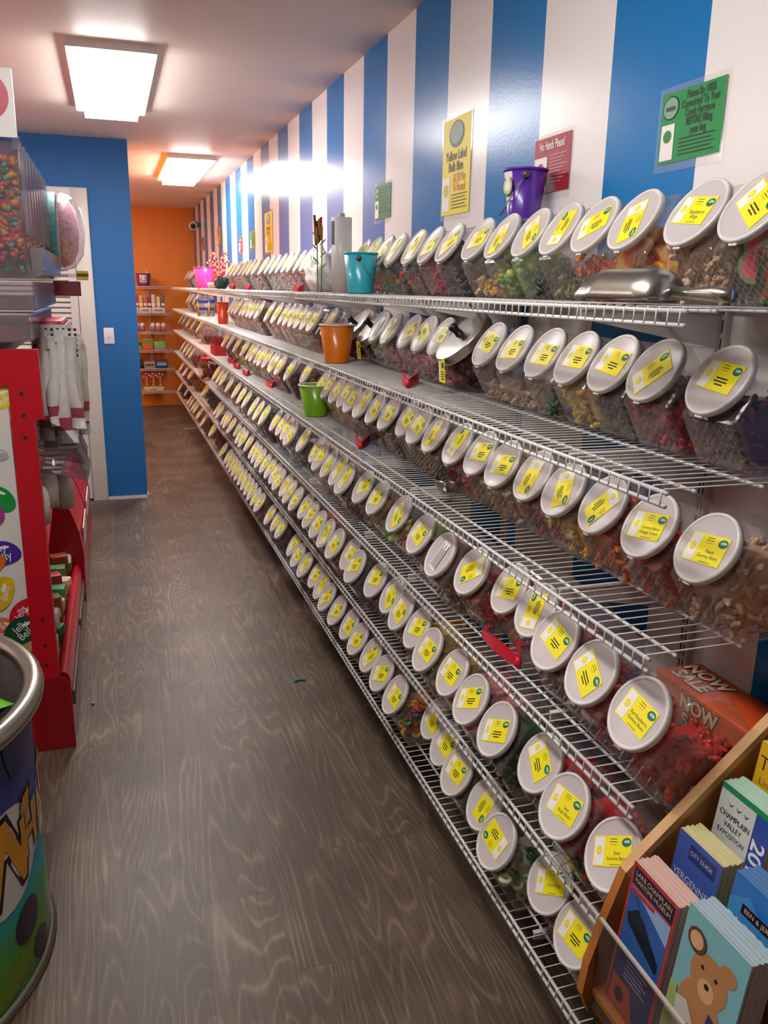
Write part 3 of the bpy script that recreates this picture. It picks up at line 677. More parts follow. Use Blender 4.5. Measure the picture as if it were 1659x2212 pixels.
# ------------------------------------------------------------------ tongs and scoops
def tongs(k, hp, a, b, label, grp='red serving tongs'):
    z = SZ[k]+.001; P = [onZ(u, v, z) for u, v in (hp, a, b)] if k > 1 else [onX(u, v, .735+d) for (u, v), d in ((hp, 0), (a, .03), (b, .05))]
    h = Vector((P[0][0], P[0][1], z)); t = empty('serving_tongs', h, 0, label, 'tongs', grp); ends = []
    for e in P[1:]:
        d = Vector((e[0]-P[0][0], e[1]-P[0][1], 0))
        if d.length < .07: d = d.normalized()*.09
        if d.length > .17: d = d.normalized()*.16
        ends.append(d)
    sgn = 1 if ends[0].cross(ends[1]).z > 0 else -1
    for d, s in zip(ends, (1, -1)):
        n = Vector((-d.y, d.x, 0)).normalized()*s*sgn; q = MB(); N = 8; th = .0022; vs = []; fs = []
        for i in range(N+1):
            f = i/N; c = d*f-n*(.010*math.sin(PI*f)); hh = .021+.010*math.sin(PI*min(1, f*1.1))
            for o_, zz in ((th, 0), (th, hh), (-th, hh), (-th, 0)): vs.append(tuple(c+n*o_+Vector((0, 0, zz))))
        for i in range(N):
            for j in range(4): fs.append((i*4+j, i*4+(j+1) % 4, i*4+4+(j+1) % 4, i*4+4+j))
        fs += [(3, 2, 1, 0), tuple(N*4+j for j in range(4))]
        q.add(vs, fs, red_plastic); q.build('arm', t)
    q = MB(); q.tube([(0, 0, 0), (0, 0, .020)], .0065, red_plastic, 14); q.build('hinge', t)
tongs(2, (881, 837), (866, 812), (914, 818), 'red tongs on second shelf')
tongs(3, (779, 970), (769, 943), (803, 946), 'red tongs standing open alone on third shelf near the small scoop')
tongs(3, (587, 838), (566, 825), (590, 824), 'red tongs on third shelf, first beyond the green pail')
tongs(3, (533, 812), (519, 802), (541, 802), 'red tongs on third shelf, second beyond the green pail')
tongs(3, (514, 797), (496, 788), (518, 787), 'red tongs on third shelf, third beyond the green pail')
tongs(3, (504, 786), (487, 780), (511, 781), 'red tongs on third shelf, fourth beyond the green pail')
tongs(4, (1119, 1440), (1031, 1366), (1096, 1363), 'large red tongs lying open on fourth shelf')
tongs(1, (646, 626), (632, 626), (657, 625), 'red tongs on top shelf beside the white bag heap')
tongs(1, (537, 624), (524, 623), (541, 623), 'red tongs on top shelf, second from the white bag heap')
tongs(1, (503, 622), (491, 621), (508, 621), 'dark red tongs on top shelf, third from the white bag heap')
def scoop(loc, rz, tilt, s, label, flip=False):
    t = empty('candy_scoop', loc, rz, label, 'scoop', 'metal candy scoops'); t.rotation_euler = (tilt, 0, rz); q = MB(); n = 16; L_ = .115; r = .036; vs = []; fs = []
    for j in range(13):
        f = j/12
        for i in range(n+1):
            a = PI+PI*i/n; rr = r*(1 if f < .75 else math.sqrt(max(0, 1-((f-.75)/.25)**2*.96))); x = f*L_; lip = .030*(1-abs(math.sin(a)))*(1-f)
            vs.append((rr*math.cos(a), x-lip*.9 if f < .02 else x, r+rr*math.sin(a)))
    for j in range(12):
        for i in range(n): fs.append((j*(n+1)+i, j*(n+1)+i+1, (j+1)*(n+1)+i+1, (j+1)*(n+1)+i))
    fz = (lambda z: .0405-z) if flip else (lambda z: z)
    q.add([(v[0]*s, v[1]*s, fz(v[2])*s) for v in vs], fs, steel, True); o = q.build('bowl', t)
    md = o.modifiers.new('thickness', 'SOLIDIFY'); md.thickness = .0016
    q = MB(); q.tube([(0, L_*s*.94, fz(.026)*s), (0, L_*s+.03*s, fz(.028)*s), (0, L_*s+.06*s, fz(.028)*s), (0, L_*s+.085*s, fz(.030)*s)], [.006*s, .0065*s, .009*s, .007*s], steel, 12); q.build('handle', t)
p = onX(1318, 647, .725); scoop((.742, p[1]+.03, SZ[1]+.001), PI+.10, 0, 1.25, 'large steel scoop resting on the rail of the top shelf', True)
p = onZ(972, 1050, SZ[3]); p2 = onZ(957, 1104, SZ[3]); scoop((p[0], p[1], SZ[3]+.002), math.atan2(p2[1]-p[1], p2[0]-p[0])-PI/2, .0, .95, 'small steel scoop on third shelf')  # bowl up, handle to the aisle

# ------------------------------------------------------------------ round glass jars with steel lids
def cookie_jar(u, v, label, pal, s=1.0, yadd=0):
    X = .845; y = onX(u, v, X)[1]+yadd; t = empty('glass_jar', (X+.03, y, SZ[2]), PI, label, 'glass jar', 'round glass jars with steel lids')
    ax = Vector((.72, 0, .69)).normalized(); c = Vector((-.035, 0, .081*s)); T = frame(c, (0, 1, 0), ax.cross(Vector((0, 1, 0))))
    if (T.to_3x3()@Vector((0, 0, 1))).dot(ax) < 0: T = frame(c, (0, -1, 0), ax.cross(Vector((0, -1, 0))))
    r = .083*s
    q = MB(); q.lathe([(0, -r*.9), (r*.55, -r*.82), (r*.85, -r*.5), (r, 0), (r*.93, r*.4), (r*.78, r*.62), (r*.76, r*.72)], glass, 28, T); q.build('glass_body', t)
    q = MB(); q.lathe([(r*.86, r*.62), (r*.92, r*.62), (r*.93, r*.63), (r*.93, r*.65), (r*.93, r*.85), (r*.93, r*.87), (r*.92, r*.89), (r*.90, r*.895), (r*.60, r*.915), (r*.3, r*.925), (0, r*.93)], chrome, 36, T); lid = q.build('lid', t)
    q = MB(); q.lathe([(0, r*.92), (r*.12, r*.92), (r*.10, r*1.08), (r*.14, r*1.22), (r*.12, r*1.28), (0, r*1.29)], mat('black knob', '1c1a19', .3), 14, T); k = q.build('knob', lid)
    q = MB(); q.box((-.020, -.030, 0), (.020, .030, .0008), yellow_card); I = Matrix.Identity(4)
    q.disc(.008, .014, .009, .008, logo_green, I, .001); q.rect(-.019, -.028, -.011, .029, white_card, I, .001)
    for i in range(4): q.rect(-.006, -.004-i*.006, .015, -.0015-i*.006, black, I, .0011)
    o = q.build('tag', t); o.matrix_basis = frame((.070*s, .014, .052*s), (0, 1, .0), (.08, 0, 1)); o['label'] = 'yellow card tag'
    q = MB(); rs = random.Random(5)
    for i in range(120):
        while True:
            d = Vector((rs.uniform(-1, 1), rs.uniform(-1, 1), rs.uniform(-1, 1)))
            if .55 < d.length < .84 and c.z+d.z*r < .095*s: break
        q.cur = rs.random(); q.sphere((c.x+d.x*r, d.y*r, max(.014, c.z+d.z*r)), .011, CM, None, 7, 5, (1, .8, .7))
    f = q.build('candy_filling', None, t.location, PI); f.material_slots[0].link = 'OBJECT'; f.material_slots[0].material = candy_mat('candy '+pal, PAL[pal])
    tag(f, '%s inside the %s' % (WORDS[pal], label.split(' of ')[0]), 'candy', 'candy inside the jars', 'stuff')
cookie_jar(990, 722, 'round glass jar with steel lid, largest of the three on second shelf', 'darkred', 1.1)
cookie_jar(797, 700, 'round glass jar with steel lid, second beyond the largest on second shelf', 'dark', 1.0)
cookie_jar(761, 698, 'round glass jar with steel lid beside the orange pail', 'brown', 1.0, .0)

# ------------------------------------------------------------------ other goods on the shelves
q = MB(); bagm = mat('white bag film', 'e4e0dc', .3)
p = onX(738, 628, .80); t = empty('bag_roll', (.80, p[1], SZ[1]), 0, 'upright white roll of plastic bags on top shelf beside the cyan pail', 'bag roll')
q.lathe([(.012, .0), (.036, .0), (.036, .258), (.012, .258)], bagm, 32); q.build('roll', t)
q = MB(); q.tube([(0, 0, .005), (0, 0, .272)], .011, mat('roll core', 'b9ab98', .7), 14); q.build('core', t)
q = MB(); vs = []; fs = []
for i in range(9):
    a = PI+.25-.62+i*.11
    for z in (.165, .245): vs.append((.0368*math.cos(a), .0368*math.sin(a), z))
for i in range(8): fs.append((2*i, 2*i+2, 2*i+3, 2*i+1))
q.add(vs, fs, mat('dark green bag print', '2f5a48', .5, noise=.5, nscale=160), True); q.build('printed_panel', t)
def heap(name, loc, rx, ry, h, m, label, cat, seed):
    rs = random.Random(seed); bm = bmesh.new(); bmesh.ops.create_icosphere(bm, subdivisions=4, radius=1)
    ph = [rs.uniform(0, 6) for _ in range(6)]
    for v in bm.verts:
        n = 1+.10*math.sin(7*v.co.x+ph[0]+3*v.co.z)+.08*math.sin(11*v.co.y+ph[1])+.07*math.sin(15*(v.co.z+v.co.x*.6)+ph[2])
        v.co = Vector((v.co.x*rx*n, v.co.y*ry*n, max(0, (v.co.z*.62+.5)*h*n)))
    q = MB(); q.bm(bm, m, None, True); return tag(q.build(name, None, loc), label, cat)
p = onX(700, 625, .86); heap('plastic_bag', (.89, p[1]+.10, SZ[1]), .075, .12, .155, bagm, 'crumpled white plastic bag heap on top shelf beside the roll', 'plastic bag', 3)
p = onX(690, 628, .76); t = empty('candy_flower', (.76, p[1], SZ[1]), 0, 'tall candy flower on thin green stems on top shelf', 'novelty candy'); gm = mat('stem green', '6f9a52', .5)
q = MB()
for dx in (-.008, .010): q.tube([(dx, dx, 0), (dx*.8, -dx*.6, .12), (dx*1.5, dx, .235)], .0025, gm, 6)
q.build('stem', t); q = MB()
for i in range(6):
    z = .08+i*.022; s = (-1) ** i; q.prism([(0, z), (s*.022, z+.018), (s*.026, z+.030), (s*.008, z+.014)], 'y', -.001, .001, gm)
q.build('leaf', t); q = MB()
for i in range(9): q.tube([(-.012+.006*(i % 4), .004*(i % 3), .17+.006*i), (-.016+.008*(i % 4), .006*(i % 3), .222+.007*i)], .0055, mat('flower candy %d' % (i % 3), ['a5642c', '9c2a2a', '5a3a28'][i % 3], .4), 7)
q.build('candy_head', t)
# striped canes in a cup
cup_y = onX(475, 618, .80)[1]
t = empty('red_cup', (.80, cup_y, SZ[1]), 0, 'red cup of striped canes on top shelf beside the magenta bucket', 'cup'); q = MB()
q.lathe([(0, .003), (.05, .003), (.06, .11), (.055, .11), (.046, .006), (0, .006)], mat('red cup plastic', 'd8354a', .3), 24); q.build('body', t)
def cane(i):
    q = MB(); a = i*1.05; x, y = .026*math.cos(a), .026*math.sin(a); lean = Vector((.10*math.cos(a), .12*math.sin(a), 1)).normalized(); L_ = .17+.03*(i % 3)
    pts = [Vector((x, y, .008))+lean*(L_*f/10) for f in range(11)]; d = Vector((math.cos(a), math.sin(a), 0))
    pts += [pts[10]+d*(.022*(1-math.cos(b)))+Vector((0, 0, .022*math.sin(b))) for b in (.5, 1.0, 1.57, 2.1, 2.6, 3.1)]
    for j in range(len(pts)-1): q.tube([pts[j], pts[j+1]], .008, mat('cane white', 'efe3dc', .3) if j % 2 else mat('cane red', 'd8303c', .3), 8, caps=(j in (0, len(pts)-2)))
    o = q.build('candy_cane', None, (.80, cup_y, SZ[1])); tag(o, 'red and white striped candy canes standing in the red cup', 'candy cane', 'canes in the red cup')
for i in range(6): cane(i)
p = onX(458, 622, .74); q = MB(); q.lathe([(0, 0), (.03, 0), (.034, .045), (.030, .045), (.026, .004), (0, .004)], mat('paper cup', 'e8ded6', .5), 20)
tag(q.build('paper_cup', None, (.74, p[1], SZ[1])), 'small white paper cup on top shelf', 'cup')
p = onX(478, 622, .74); heap('green_bow', (.74, p[1]-.02, SZ[1]), .045, .05, .075, mat('dark green foil', '1d4a38', .3), 'dark green bow on top shelf beside the paper cup', 'bow', 8)
# striped tub on second shelf
p = onX(437, 690, .76); t = empty('plastic_tub', (.79, p[1], SZ[2]), 0, 'clear tub with blue and yellow bands on second shelf', 'tub'); q = MB()
q.lathe([(0, .002), (.07, .002), (.085, .15), (.083, .15), (.068, .004)], acrylic, 28); q.build('tub_body', t)
q = MB(); q.lathe([(.0845, .115), (.0865, .135), (.0870, .15), (.0855, .15)], mat('blue band', '2a4a9c', .4), 28); q.lathe([(.076, .055), (.0785, .08)], mat('blue band', '2a4a9c', .4), 28)
for i in range(5): q.tube([(.071*math.cos(i*1.25), .071*math.sin(i*1.25), .004), (.083*math.cos(i*1.25), .083*math.sin(i*1.25), .13)], .006, mat('yellow band', 'd8a52c', .4), 6)
q.build('band', t)
p = onX(466, 768, .74); t = empty('open_carton', (.72, p[1]-.1, SZ[3]), 0, 'red open carton with black inside on third shelf', 'carton'); rm = mat('red carton board', 'b82834', .5); q = MB()
q.box((0, 0, 0), (.17, .26, .012), rm); q.box((0, 0, .012), (.006, .26, .075), rm); q.box((.164, 0, .012), (.17, .26, .11), rm); q.box((.006, 0, .012), (.164, .006, .075), rm); q.box((.006, .254, .012), (.164, .26, .11), rm); q.build('tray', t)
q = MB(); q.box((.007, .007, .012), (.163, .253, .055), mat('black packets', '1e1a1c', .35)); q.build('lining', t)
# glass jar with red lid on fourth shelf
t = empty('lolly_jar', (.745, 7.0, SZ[4]), 0, 'round glass jar of red-brown treats with red lid on fourth shelf', 'glass jar'); q = MB()
q.lathe([(0, .002), (.07, .002), (.088, .03), (.09, .12), (.075, .155), (.066, .16)], glass, 28); q.build('glass_body', t)
q = MB(); q.lathe([(.0, .185), (.068, .184), (.072, .178), (.072, .158), (.068, .157)], mat('red jar lid', 'c8283c', .3), 28); q.build('lid', t)
q = MB(); rs = random.Random(4)
for i in range(60):
    a = rs.uniform(0, 6.28); r_ = rs.uniform(.03, .068); q.cur = rs.random(); z = rs.uniform(.02, .12)
    q.sphere((r_*math.cos(a), r_*math.sin(a), z), .014, candy_mat('candy darkred', PAL['darkred']), None, 7, 5)
tag(q.build('candy_filling', None, t.location), 'red-brown treats inside the jar with red lid on fourth shelf', 'candy', None, 'stuff')
# orange snack carton behind the near end of the fourth shelf
t = empty('snack_carton', (.905, .925, SZ[4]), 0, 'orange snack carton lying behind the first jar of the fourth shelf', 'carton'); om = mat('orange carton print', 'd8501c', .45, noise=.15, nscale=14)
q = MB(); q.box((0, 0, 0), (.095, .24, .085), om, bev=.002); q.build('box', t); q = MB(); Tt = frame((-.0007, .12, .045), (0, -1, 0), (0, 0, 1))
for s, yy, sz in (('NOW', .016, .036), ('SALE', -.016, .036)):
    q.text(s, sz, black, Tt, 0, yy, 0, off=.09); q.text(s, sz, mat('cream print', 'e6cdb4', .5), Tt, 0, yy, .0008, off=.04)
Tt = frame((.048, .12, .0858), (0, -1, 0), (1, 0, 0))
q.text('NOW', .04, black, Tt, -.06, .016, 0, off=.09); q.text('NOW', .04, mat('cream print', 'e6cdb4', .5), Tt, -.06, .016, .0008, off=.04); q.text('SALE', .04, black, Tt, -.06, -.02, 0, off=.09); q.text('SALE', .04, mat('cream print', 'e6cdb4', .5), Tt, -.06, -.02, .0008, off=.04)
q.build('printed_face', t)

# ------------------------------------------------------------------ signs on the striped wall
lam = clear_mat('laminate film', tint=(1, 1, 1), haze=.15, hazecol='e8e4e0', rough=.1)
def sign(corners, col, label, kind, tcol=None):
    P = [onX(u, v, XW) for u, v in corners]; y0 = (P[0][1]+P[3][1])/2; y1 = (P[1][1]+P[2][1])/2; z1 = (P[0][2]+P[1][2])/2; z0 = (P[2][2]+P[3][2])/2
    w, h = y0-y1, z1-z0; t = empty('wall_sign', (XW, (y0+y1)/2, (z0+z1)/2), 0, label, 'sign', 'laminated signs on the striped wall')
    T = frame((-.003, 0, 0), (0, -1, 0), (0, 0, 1)); q = MB()
    q.box((-w/2, -h/2, -.001), (w/2, h/2, 0), mat('sign paper '+col, col, .45, spec=.25), T); T2 = T@Matrix.Translation((0, 0, .0006)); T3 = T@Matrix.Translation((0, 0, .001))
    tk = mat('sign text '+(tcol or '1c1c1c'), tcol or '1c1c1c', .5)
    if kind == 'green':
        q.disc(-w*.34, h*.28, w*.135, h*.17, black, T2); q.disc(-w*.34, h*.28, w*.12, h*.15, mat('sign badge green', '7aa886', .5), T3); q.rect(-w*.42, h*.24, -w*.26, h*.30, mat('sign badge dark', '22402c', .5), T3, .0003)
        q.rect(-w*.47, -h*.46, -w*.25, h*.05, white_card, T2); q.disc(-w*.36, -h*.12, w*.07, h*.09, mat('sign candy green', '1f7a34', .5), T3)
        if w > .15 and corners[0][0] > 1000:
            for i, s in enumerate(('Please Be 100%', 'Committed To Your', 'Candy Purchase', 'BEFORE filling', 'your bag')): q.text(s, h*.155, tk, T3, w*.13, h*.40-i*h*.125, 0, off=.015, sx=.66)
            for i in range(5): q.rect(-w*.16, -h*.20-i*h*.055, w*(.40-.05*(i % 2)), -h*.185-i*h*.055, tk, T3)
        else:
            for i in range(7): q.rect(-w*.16, h*.36-i*h*.11, w*(.42-.06*(i % 3)), h*.40-i*h*.11, tk, T3)
    elif kind == 'red':
        q.text('No Hands Please!', h*.22, white_card, T3, 0, h*.35, 0, off=.015, sx=.62); q.rect(-w*.48, -h*.46, -w*.12, h*.16, white_card, T2); q.disc(-w*.30, -h*.08, w*.10, h*.14, mat('sign candy red', 'a8182c', .5), T3)
        for i in range(9): q.rect(-w*.06, h*.15-i*h*.06, w*(.42-.07*(i % 3)), h*.165-i*h*.06, mat('pale sign print', 'd9a7ac', .5), T3)
    elif kind == 'yellow':
        q.disc(0, h*.33, w*.27, h*.14, mat('sign badge dark', '22402c', .5), T2); q.disc(0, h*.34, w*.22, h*.11, mat('sign badge grey', '7c8f80', .5), T3)
        q.text('Yellow Label', h*.14, tk, T3, 0, h*.11, 0, off=.02, sx=.80); q.text('Bulk Bins', h*.14, tk, T3, 0, -h*.005, 0, off=.02, sx=.80)
        o_ = mat('sign orange print', 'd9721c', .5); q.text('$2.50 Per', h*.12, o_, T3, w*.14, -h*.125, 0, off=.02, sx=.74); q.text('¼ Pound', h*.12, o_, T3, w*.14, -h*.225, 0, off=.02, sx=.74)
        q.rect(-w*.47, -h*.46, -w*.20, -h*.10, white_card, T2); q.disc(-w*.33, -h*.24, w*.09, h*.07, mat('sign candy yellow', 'd8b81c', .5), T3)
        for i in range(5): q.rect(-w*.12, -h*.30-i*h*.035, w*(.42-.06*(i % 2)), -h*.29-i*h*.035, tk, T3)
    q.build('sign_card', t); q = MB(); [q.rect(a, b, c, d, lam, T, .0002) for a, b, c, d in ((-w/2-.008, -h/2-.016, w/2+.008, -h/2), (-w/2-.008, h/2, w/2+.008, h/2+.010), (-w/2-.008, -h/2, -w/2, h/2), (w/2, -h/2, w/2+.008, h/2))]; q.build('laminate', t)
sign([(1437, 205), (1576, 162), (1556, 331), (1422, 355)], '1f8a45', 'largest green sign, over the melon slices jar', 'green', '0c2a16')
sign([(1157, 305), (1238, 283), (1229, 410), (1155, 420)], 'a51c34', 'crimson sign with white writing behind the purple pail', 'red')
sign([(962, 262), (1024, 240), (1012, 455), (954, 470)], 'f0dc1c', 'tall yellow price sign beside the purple pail', 'yellow')
sign([(813, 402), (846, 395), (844, 470), (810, 475)], '1f7a42', 'green sign over the jars beside the cyan pail', 'green', '0c2a16')
sign([(573, 460), (591, 455), (588, 547), (573, 545)], 'e6c21c', 'tall yellow sign, second of the yellow price signs from the near end', 'yellow')
sign([(542, 502), (552, 500), (551, 535), (541, 538)], '4a8a34', 'small green sign beyond the second yellow sign', 'green', '0c2a16')
sign([(517, 515), (525, 512), (524, 545), (517, 545)], 'b82838', 'small red sign beyond the second yellow sign', 'red')
sign([(470, 493), (477, 490), (476, 525), (470, 528)], 'c8921c', 'ochre sign, third of the yellow price signs from the near end', 'yellow')
sign([(436, 515), (442, 512), (441, 540), (436, 540)], 'b8781c', 'ochre sign closest to the orange wall', 'yellow')
# small white camera in the far corner
t = empty('security_camera', (XW, 10.1, 2.12), 0, 'small white wall camera in the corner by the orange wall', 'camera'); q = MB(); q.tube([(0, 0, 0), (-.05, 0, 0)], .022, white_plastic, 14); q.build('mount', t)
q = MB(); q.tube([(-.05, 0, .0), (-.08, -.10, -.02)], .045, white_plastic, 20); q.tube([(-.08, -.10, -.02), (-.081, -.103, -.0206)], .03, black, 16); q.build('camera_body', t)

# ------------------------------------------------------------------ orange wall shelving
FY = 10.45
fx0, fx1 = .19, .70
def far_deck():
    q = MB(); n = 20
    for i in range(n+1):
        x = fx0+.005+i*(fx1-fx0-.01)/n; q.tube([(x, .285, 0), (x, .003, 0), (x, 0, -.022)], .0015, wire_white, 5)
    for y, z in ((.285, -.004), (.15, -.004), (.003, -.004), (.0015, -.022)): q.tube([(fx0, y, z), (fx1, y, z)], .0035, wire_white, 6)
    return q.mesh('wire_deck')
fd = far_deck()
FZ = [1.440, 1.135, .916, .70, .485, .212]
for i, z in enumerate(FZ):
    t = empty('wire_shelf', (0, FY, z), 0, 'white wire shelf on orange wall, %s from top' % ORD[i], 'wire shelf', 'wire shelves on the orange wall'); o = bpy.data.objects.new('wire_deck', fd); COL.objects.link(o); o.parent = t
    q = MB(); q.prism([(.05, -.006), (.29, -.006), (.29, -.06)], 'x', .445, .448, bracket_m); q.build('bracket', t)
q = MB(); q.box((.435, YF-.012, .15), (.458, YF, 1.62), up_m); tag(q.build('wall_upright'), 'white slotted upright on orange wall', 'shelf upright')
pail('plastic_pail', (.395, FY+.14, FZ[0]), .068, .085, .145, '7a1f78', 'purple bucket with badge sticker against orange wall', handle=False, rz=-PI/2, sticker=(-.62, .42, .30, .88))
def carton(name, x0, x1, z0, h, col, label, cat, d=.14, y0=.03, print_=None, grp=None, wav=None):
    t = empty(name, ((x0+x1)/2, FY+y0, z0), 0, label, cat, grp); w = (x1-x0)/2; q = MB(); q.box((-w, 0, 0), (w, d, h), mat('carton '+col, col, .5, noise=.12, nscale=20), bev=.002); q.build('box', t)
    if print_:
        q = MB(); T = frame((0, -.0008, h/2), (1, 0, 0), (0, 0, 1)); 
        for (a, b, c, e, m) in print_: q.rect(a*w, b*h/2, c*w, e*h/2, mat('print '+m, m, .5), T)
        q.build('printed_face', t)
    return t
for i, (a, b) in enumerate(((.20, .318), (.325, .462), (.468, .62))): 
    carton('display_tray', a, b, FZ[1], .062, 'd8ccc6', 'white display tray on orange wall, %s from the partition' % ORD[i], 'tray', .16, .02, [(-.6, -.3, .6, .3, '8a7f78')], 'white display trays')
    for j in range(3):
        cols = ['c9c2bd', 'b9c8b0', 'b02c48', 'd9b06a', 'c2727a', '8a2c40', 'cfd8c8', 'e0d8b0', '5a6a50'][(i*3+j) % 9]
        x = a+.022+(b-a-.04)*j/2; q = MB(); q.box((-.020, 0, 0), (.020, .03, .125+.012*((i+j) % 3)), mat('pouch '+cols, cols, .4, noise=.25, nscale=40), bev=.003); q.box((-.018, -.0008, .02), (.018, 0, .05), white_card)
        tag(q.build('candy_pouch', None, (x, FY+.05+.02*j, FZ[1]+.0622)), '%s pouch standing in the white tray %s from the partition' % (['pale', 'mixed', 'dark'][j], ORD[i]), 'pouch', 'pouches in the white trays')
for gi, x0 in enumerate((.225, .47)):
    for j in range(3):
        q = MB(); q.lathe([(0, 0), (.026, 0), (.028, .05), (.022, .06), (0, .062)], mat('tub red', 'b8707a', .4), 16); q.sphere((0, 0, .075), .030, mat('tub white cap', 'e6dbd8', .4), None, 14, 8)
        tag(q.build('candy_tub', None, (x0+.062*j, FY+.07, FZ[2])), 'white-capped tub on orange wall, %s of the %s trio' % (ORD[j], ORD[gi]), 'tub', 'white-capped tubs')
for i, (a, b, h, c, pr, lb) in enumerate(((.205, .325, .10, '7ab83c', '4a2c3a', 'green and black carton on orange wall, beside the partition'), (.335, .46, .135, 'd86a34', '5c9a4c', 'orange carton between two green cartons on orange wall'), (.47, .60, .10, '6ab85c', 'b87c74', 'green and pink carton on orange wall'))):
    carton('candy_carton', a, b, FZ[3], h, c, lb, 'carton', .16, .03, [(-.9, .1 if i < 2 else -.85, .9, .85 if i < 2 else -.2, pr)], 'cartons on the orange wall')
for i, (a, b, h, c, pr, lb) in enumerate(((.215, .335, .10, '16151a', '3a3a44', 'black carton on orange wall'), (.345, .47, .075, 'a9a49c', '5a5048', 'grey carton on orange wall'), (.48, .62, .09, '2c3a58', '7aa8c0', 'navy carton on orange wall'))):
    carton('candy_carton', a, b, FZ[4], h, c, lb, 'carton', .16, .03, [(-.8, -.3, .8, .5, pr)], 'cartons on the orange wall')
carton('lolly_stand', .33, .56, FZ[5], .045, 'd9c19a', 'cream stand of striped lollies on orange wall', 'stand', .12, .04, [(-.3, -.2, .3, .3, '8a7a60')])
for i in range(3):
    q = MB(); x = .365+.08*i; s = (1, -1, 1)[i]
    for j in range(8): q.tube([(0, 0, j*.015), (0, 0, j*.015+.015)], .010, mat('cane white', 'efe3dc', .3) if j % 2 else mat('cane red', 'd8303c', .3), 8, caps=j in (0, 7))
    for j in range(6):
        a = PI*j/5; q.sphere((.03*math.cos(a), 0, .125+.03*math.sin(a)), .014, mat('cane white', 'efe3dc', .3) if j % 2 else mat('cane red', 'd8303c', .3), None, 8, 6)
    tag(q.build('striped_lolly', None, (x, FY+.10, FZ[5]+.0452)), 'striped lolly on cream stand, %s from the partition' % ORD[i], 'lolly', 'striped lollies')

# ------------------------------------------------------------------ red candy rack
RY = 2.59
red_rack = mat('red rack enamel', 'b50d1e', .35)
red_tray = mat('red tray plastic', 'c4182f', .3)
RB = 5.0
rack = empty('candy_rack', (-.5, RY, 0), 0, 'red metal candy rack with white printed end panel', 'display rack')
def RP(u, v): p = onY(u, v, RY); return (p[0], p[2])
q = MB()   # end post with wide head
q.prism([(-.300, .25), (-.227, .25), (-.23, 1.068), (-.205, 1.068), (-.205, 1.268), (-1.0, 1.268), (-1.0, 1.166), (-.292, 1.166)], 'y', RY, RY+.035, red_rack)
q.prism([(-1.0, .25), (-.93, .25), (-.93, 1.166), (-1.0, 1.166)], 'y', RY, RY+.035, red_rack)
for (u, v) in ((46, 851), (51, 898), (55, 946), (92, 1340), (97, 1395), (100, 1437)):
    x, z = RP(u, v); q.disc(x, z, .006, .006, black, frame((0, RY-.0006, 0), (1, 0, 0), (0, 0, 1)), 0, 12)
o = q.build('end_post'); o.parent = rack; o.location = (.5, -RY, 0)
def part(q, nm, par=rack):
    o = q.build(nm); o.parent = par; o.location = (.5, -RY, 0); return o
q = MB(); q.box((-.93, RY+.012, .25), (-.298, RY+.02, 1.166), mat('white end panel', 'd8d4cd', .4))
T = frame((0, RY+.0112, 0), (1, 0, 0), (0, 0, 1))
def bean(u, v, ru, rot, col, txt=None, ts=.032):
    x, z = RP(u, v); r = ru; pts = []
    for j in range(24):
        a = 2*PI*j/24; k = 1+.0*math.cos(a); px, pz = r*1.25*math.cos(a), r*.82*math.sin(a)-.16*r*math.cos(a)**2
        c, s = math.cos(rot), math.sin(rot); pts.append((x+px*c-pz*s, z+px*s+pz*c))
    q.flat(pts, mat('bean print '+col, col, .3, noise=.12, nscale=30), T@Matrix.Translation((0, 0, bean.z))); bean.z += .0003
    hx, hz = x+r*.25, z+r*.38; q.disc(hx, hz, r*.35, r*.1, mat('bean shine print', 'f0e4dc', .3), T@Matrix.Translation((0, 0, bean.z)), 0, 12, rot); bean.z += .0003
    if txt:
        Tt = T@Matrix.Translation((x, z, bean.z))@Matrix.Rotation(rot+.2, 4, 'Z'); q.text('Jelly', ts, white_card, Tt, 0, ts*.4, 0, sx=.85); q.text('Belly', ts, white_card, Tt, 0, -ts*.42, 0, sx=.85); bean.z += .0003
bean.z = 0
bean(0, 860, .040, .3, 'd6c21c', 'y', .03); bean(-4, 985, .022, 0, 'a9a4a4'); bean(-8, 1078, .045, -.45, '1e8a3c'); bean(-2, 1198, .048, .1, '4a2c8c', 'y', .036); bean(-14, 1222, .03, .8, 'e0681c'); bean(0, 1283, .045, 1.2, 'd8b41c', 'y', .03)
bean(10, 1365, .05, -.6, 'd8703c', 'y', .03); bean(54, 1328, .050, .9, 'c41830', 'y', .032); bean(74, 1385, .035, .5, 'c89a6a'); bean(50, 1362, .052, .45, '1c4a30', 'y', .034)
for (u, v, r_, c_) in ((-40, 1120, .05, 'b52c8c'), (-60, 950, .05, '3c6ac8'), (-70, 1300, .05, '8c4a2c'), (-90, 1050, .05, 'd83c2c')): bean(u, v, r_, .4, c_)
part(q, 'end_panel')
q = MB(); q.box((-1.0, RY+.035, 0), (-.24, RB, .225), red_rack); part(q, 'base')
# base end cheek with rounded top corner
q = MB(); pr = [(-.31, 0), (-.196, 0), (-.197, .19)]+[(-.237+.04*math.cos(a), .21+.04*math.sin(a)) for a in (0, .4, .8, 1.2, 1.57)]+[(-.31, .25)]
q.prism(pr, 'y', RY-.004, RY+.012, mat('dark red cheek plastic', '8a0d18', .35)); part(q, 'end_cheek')
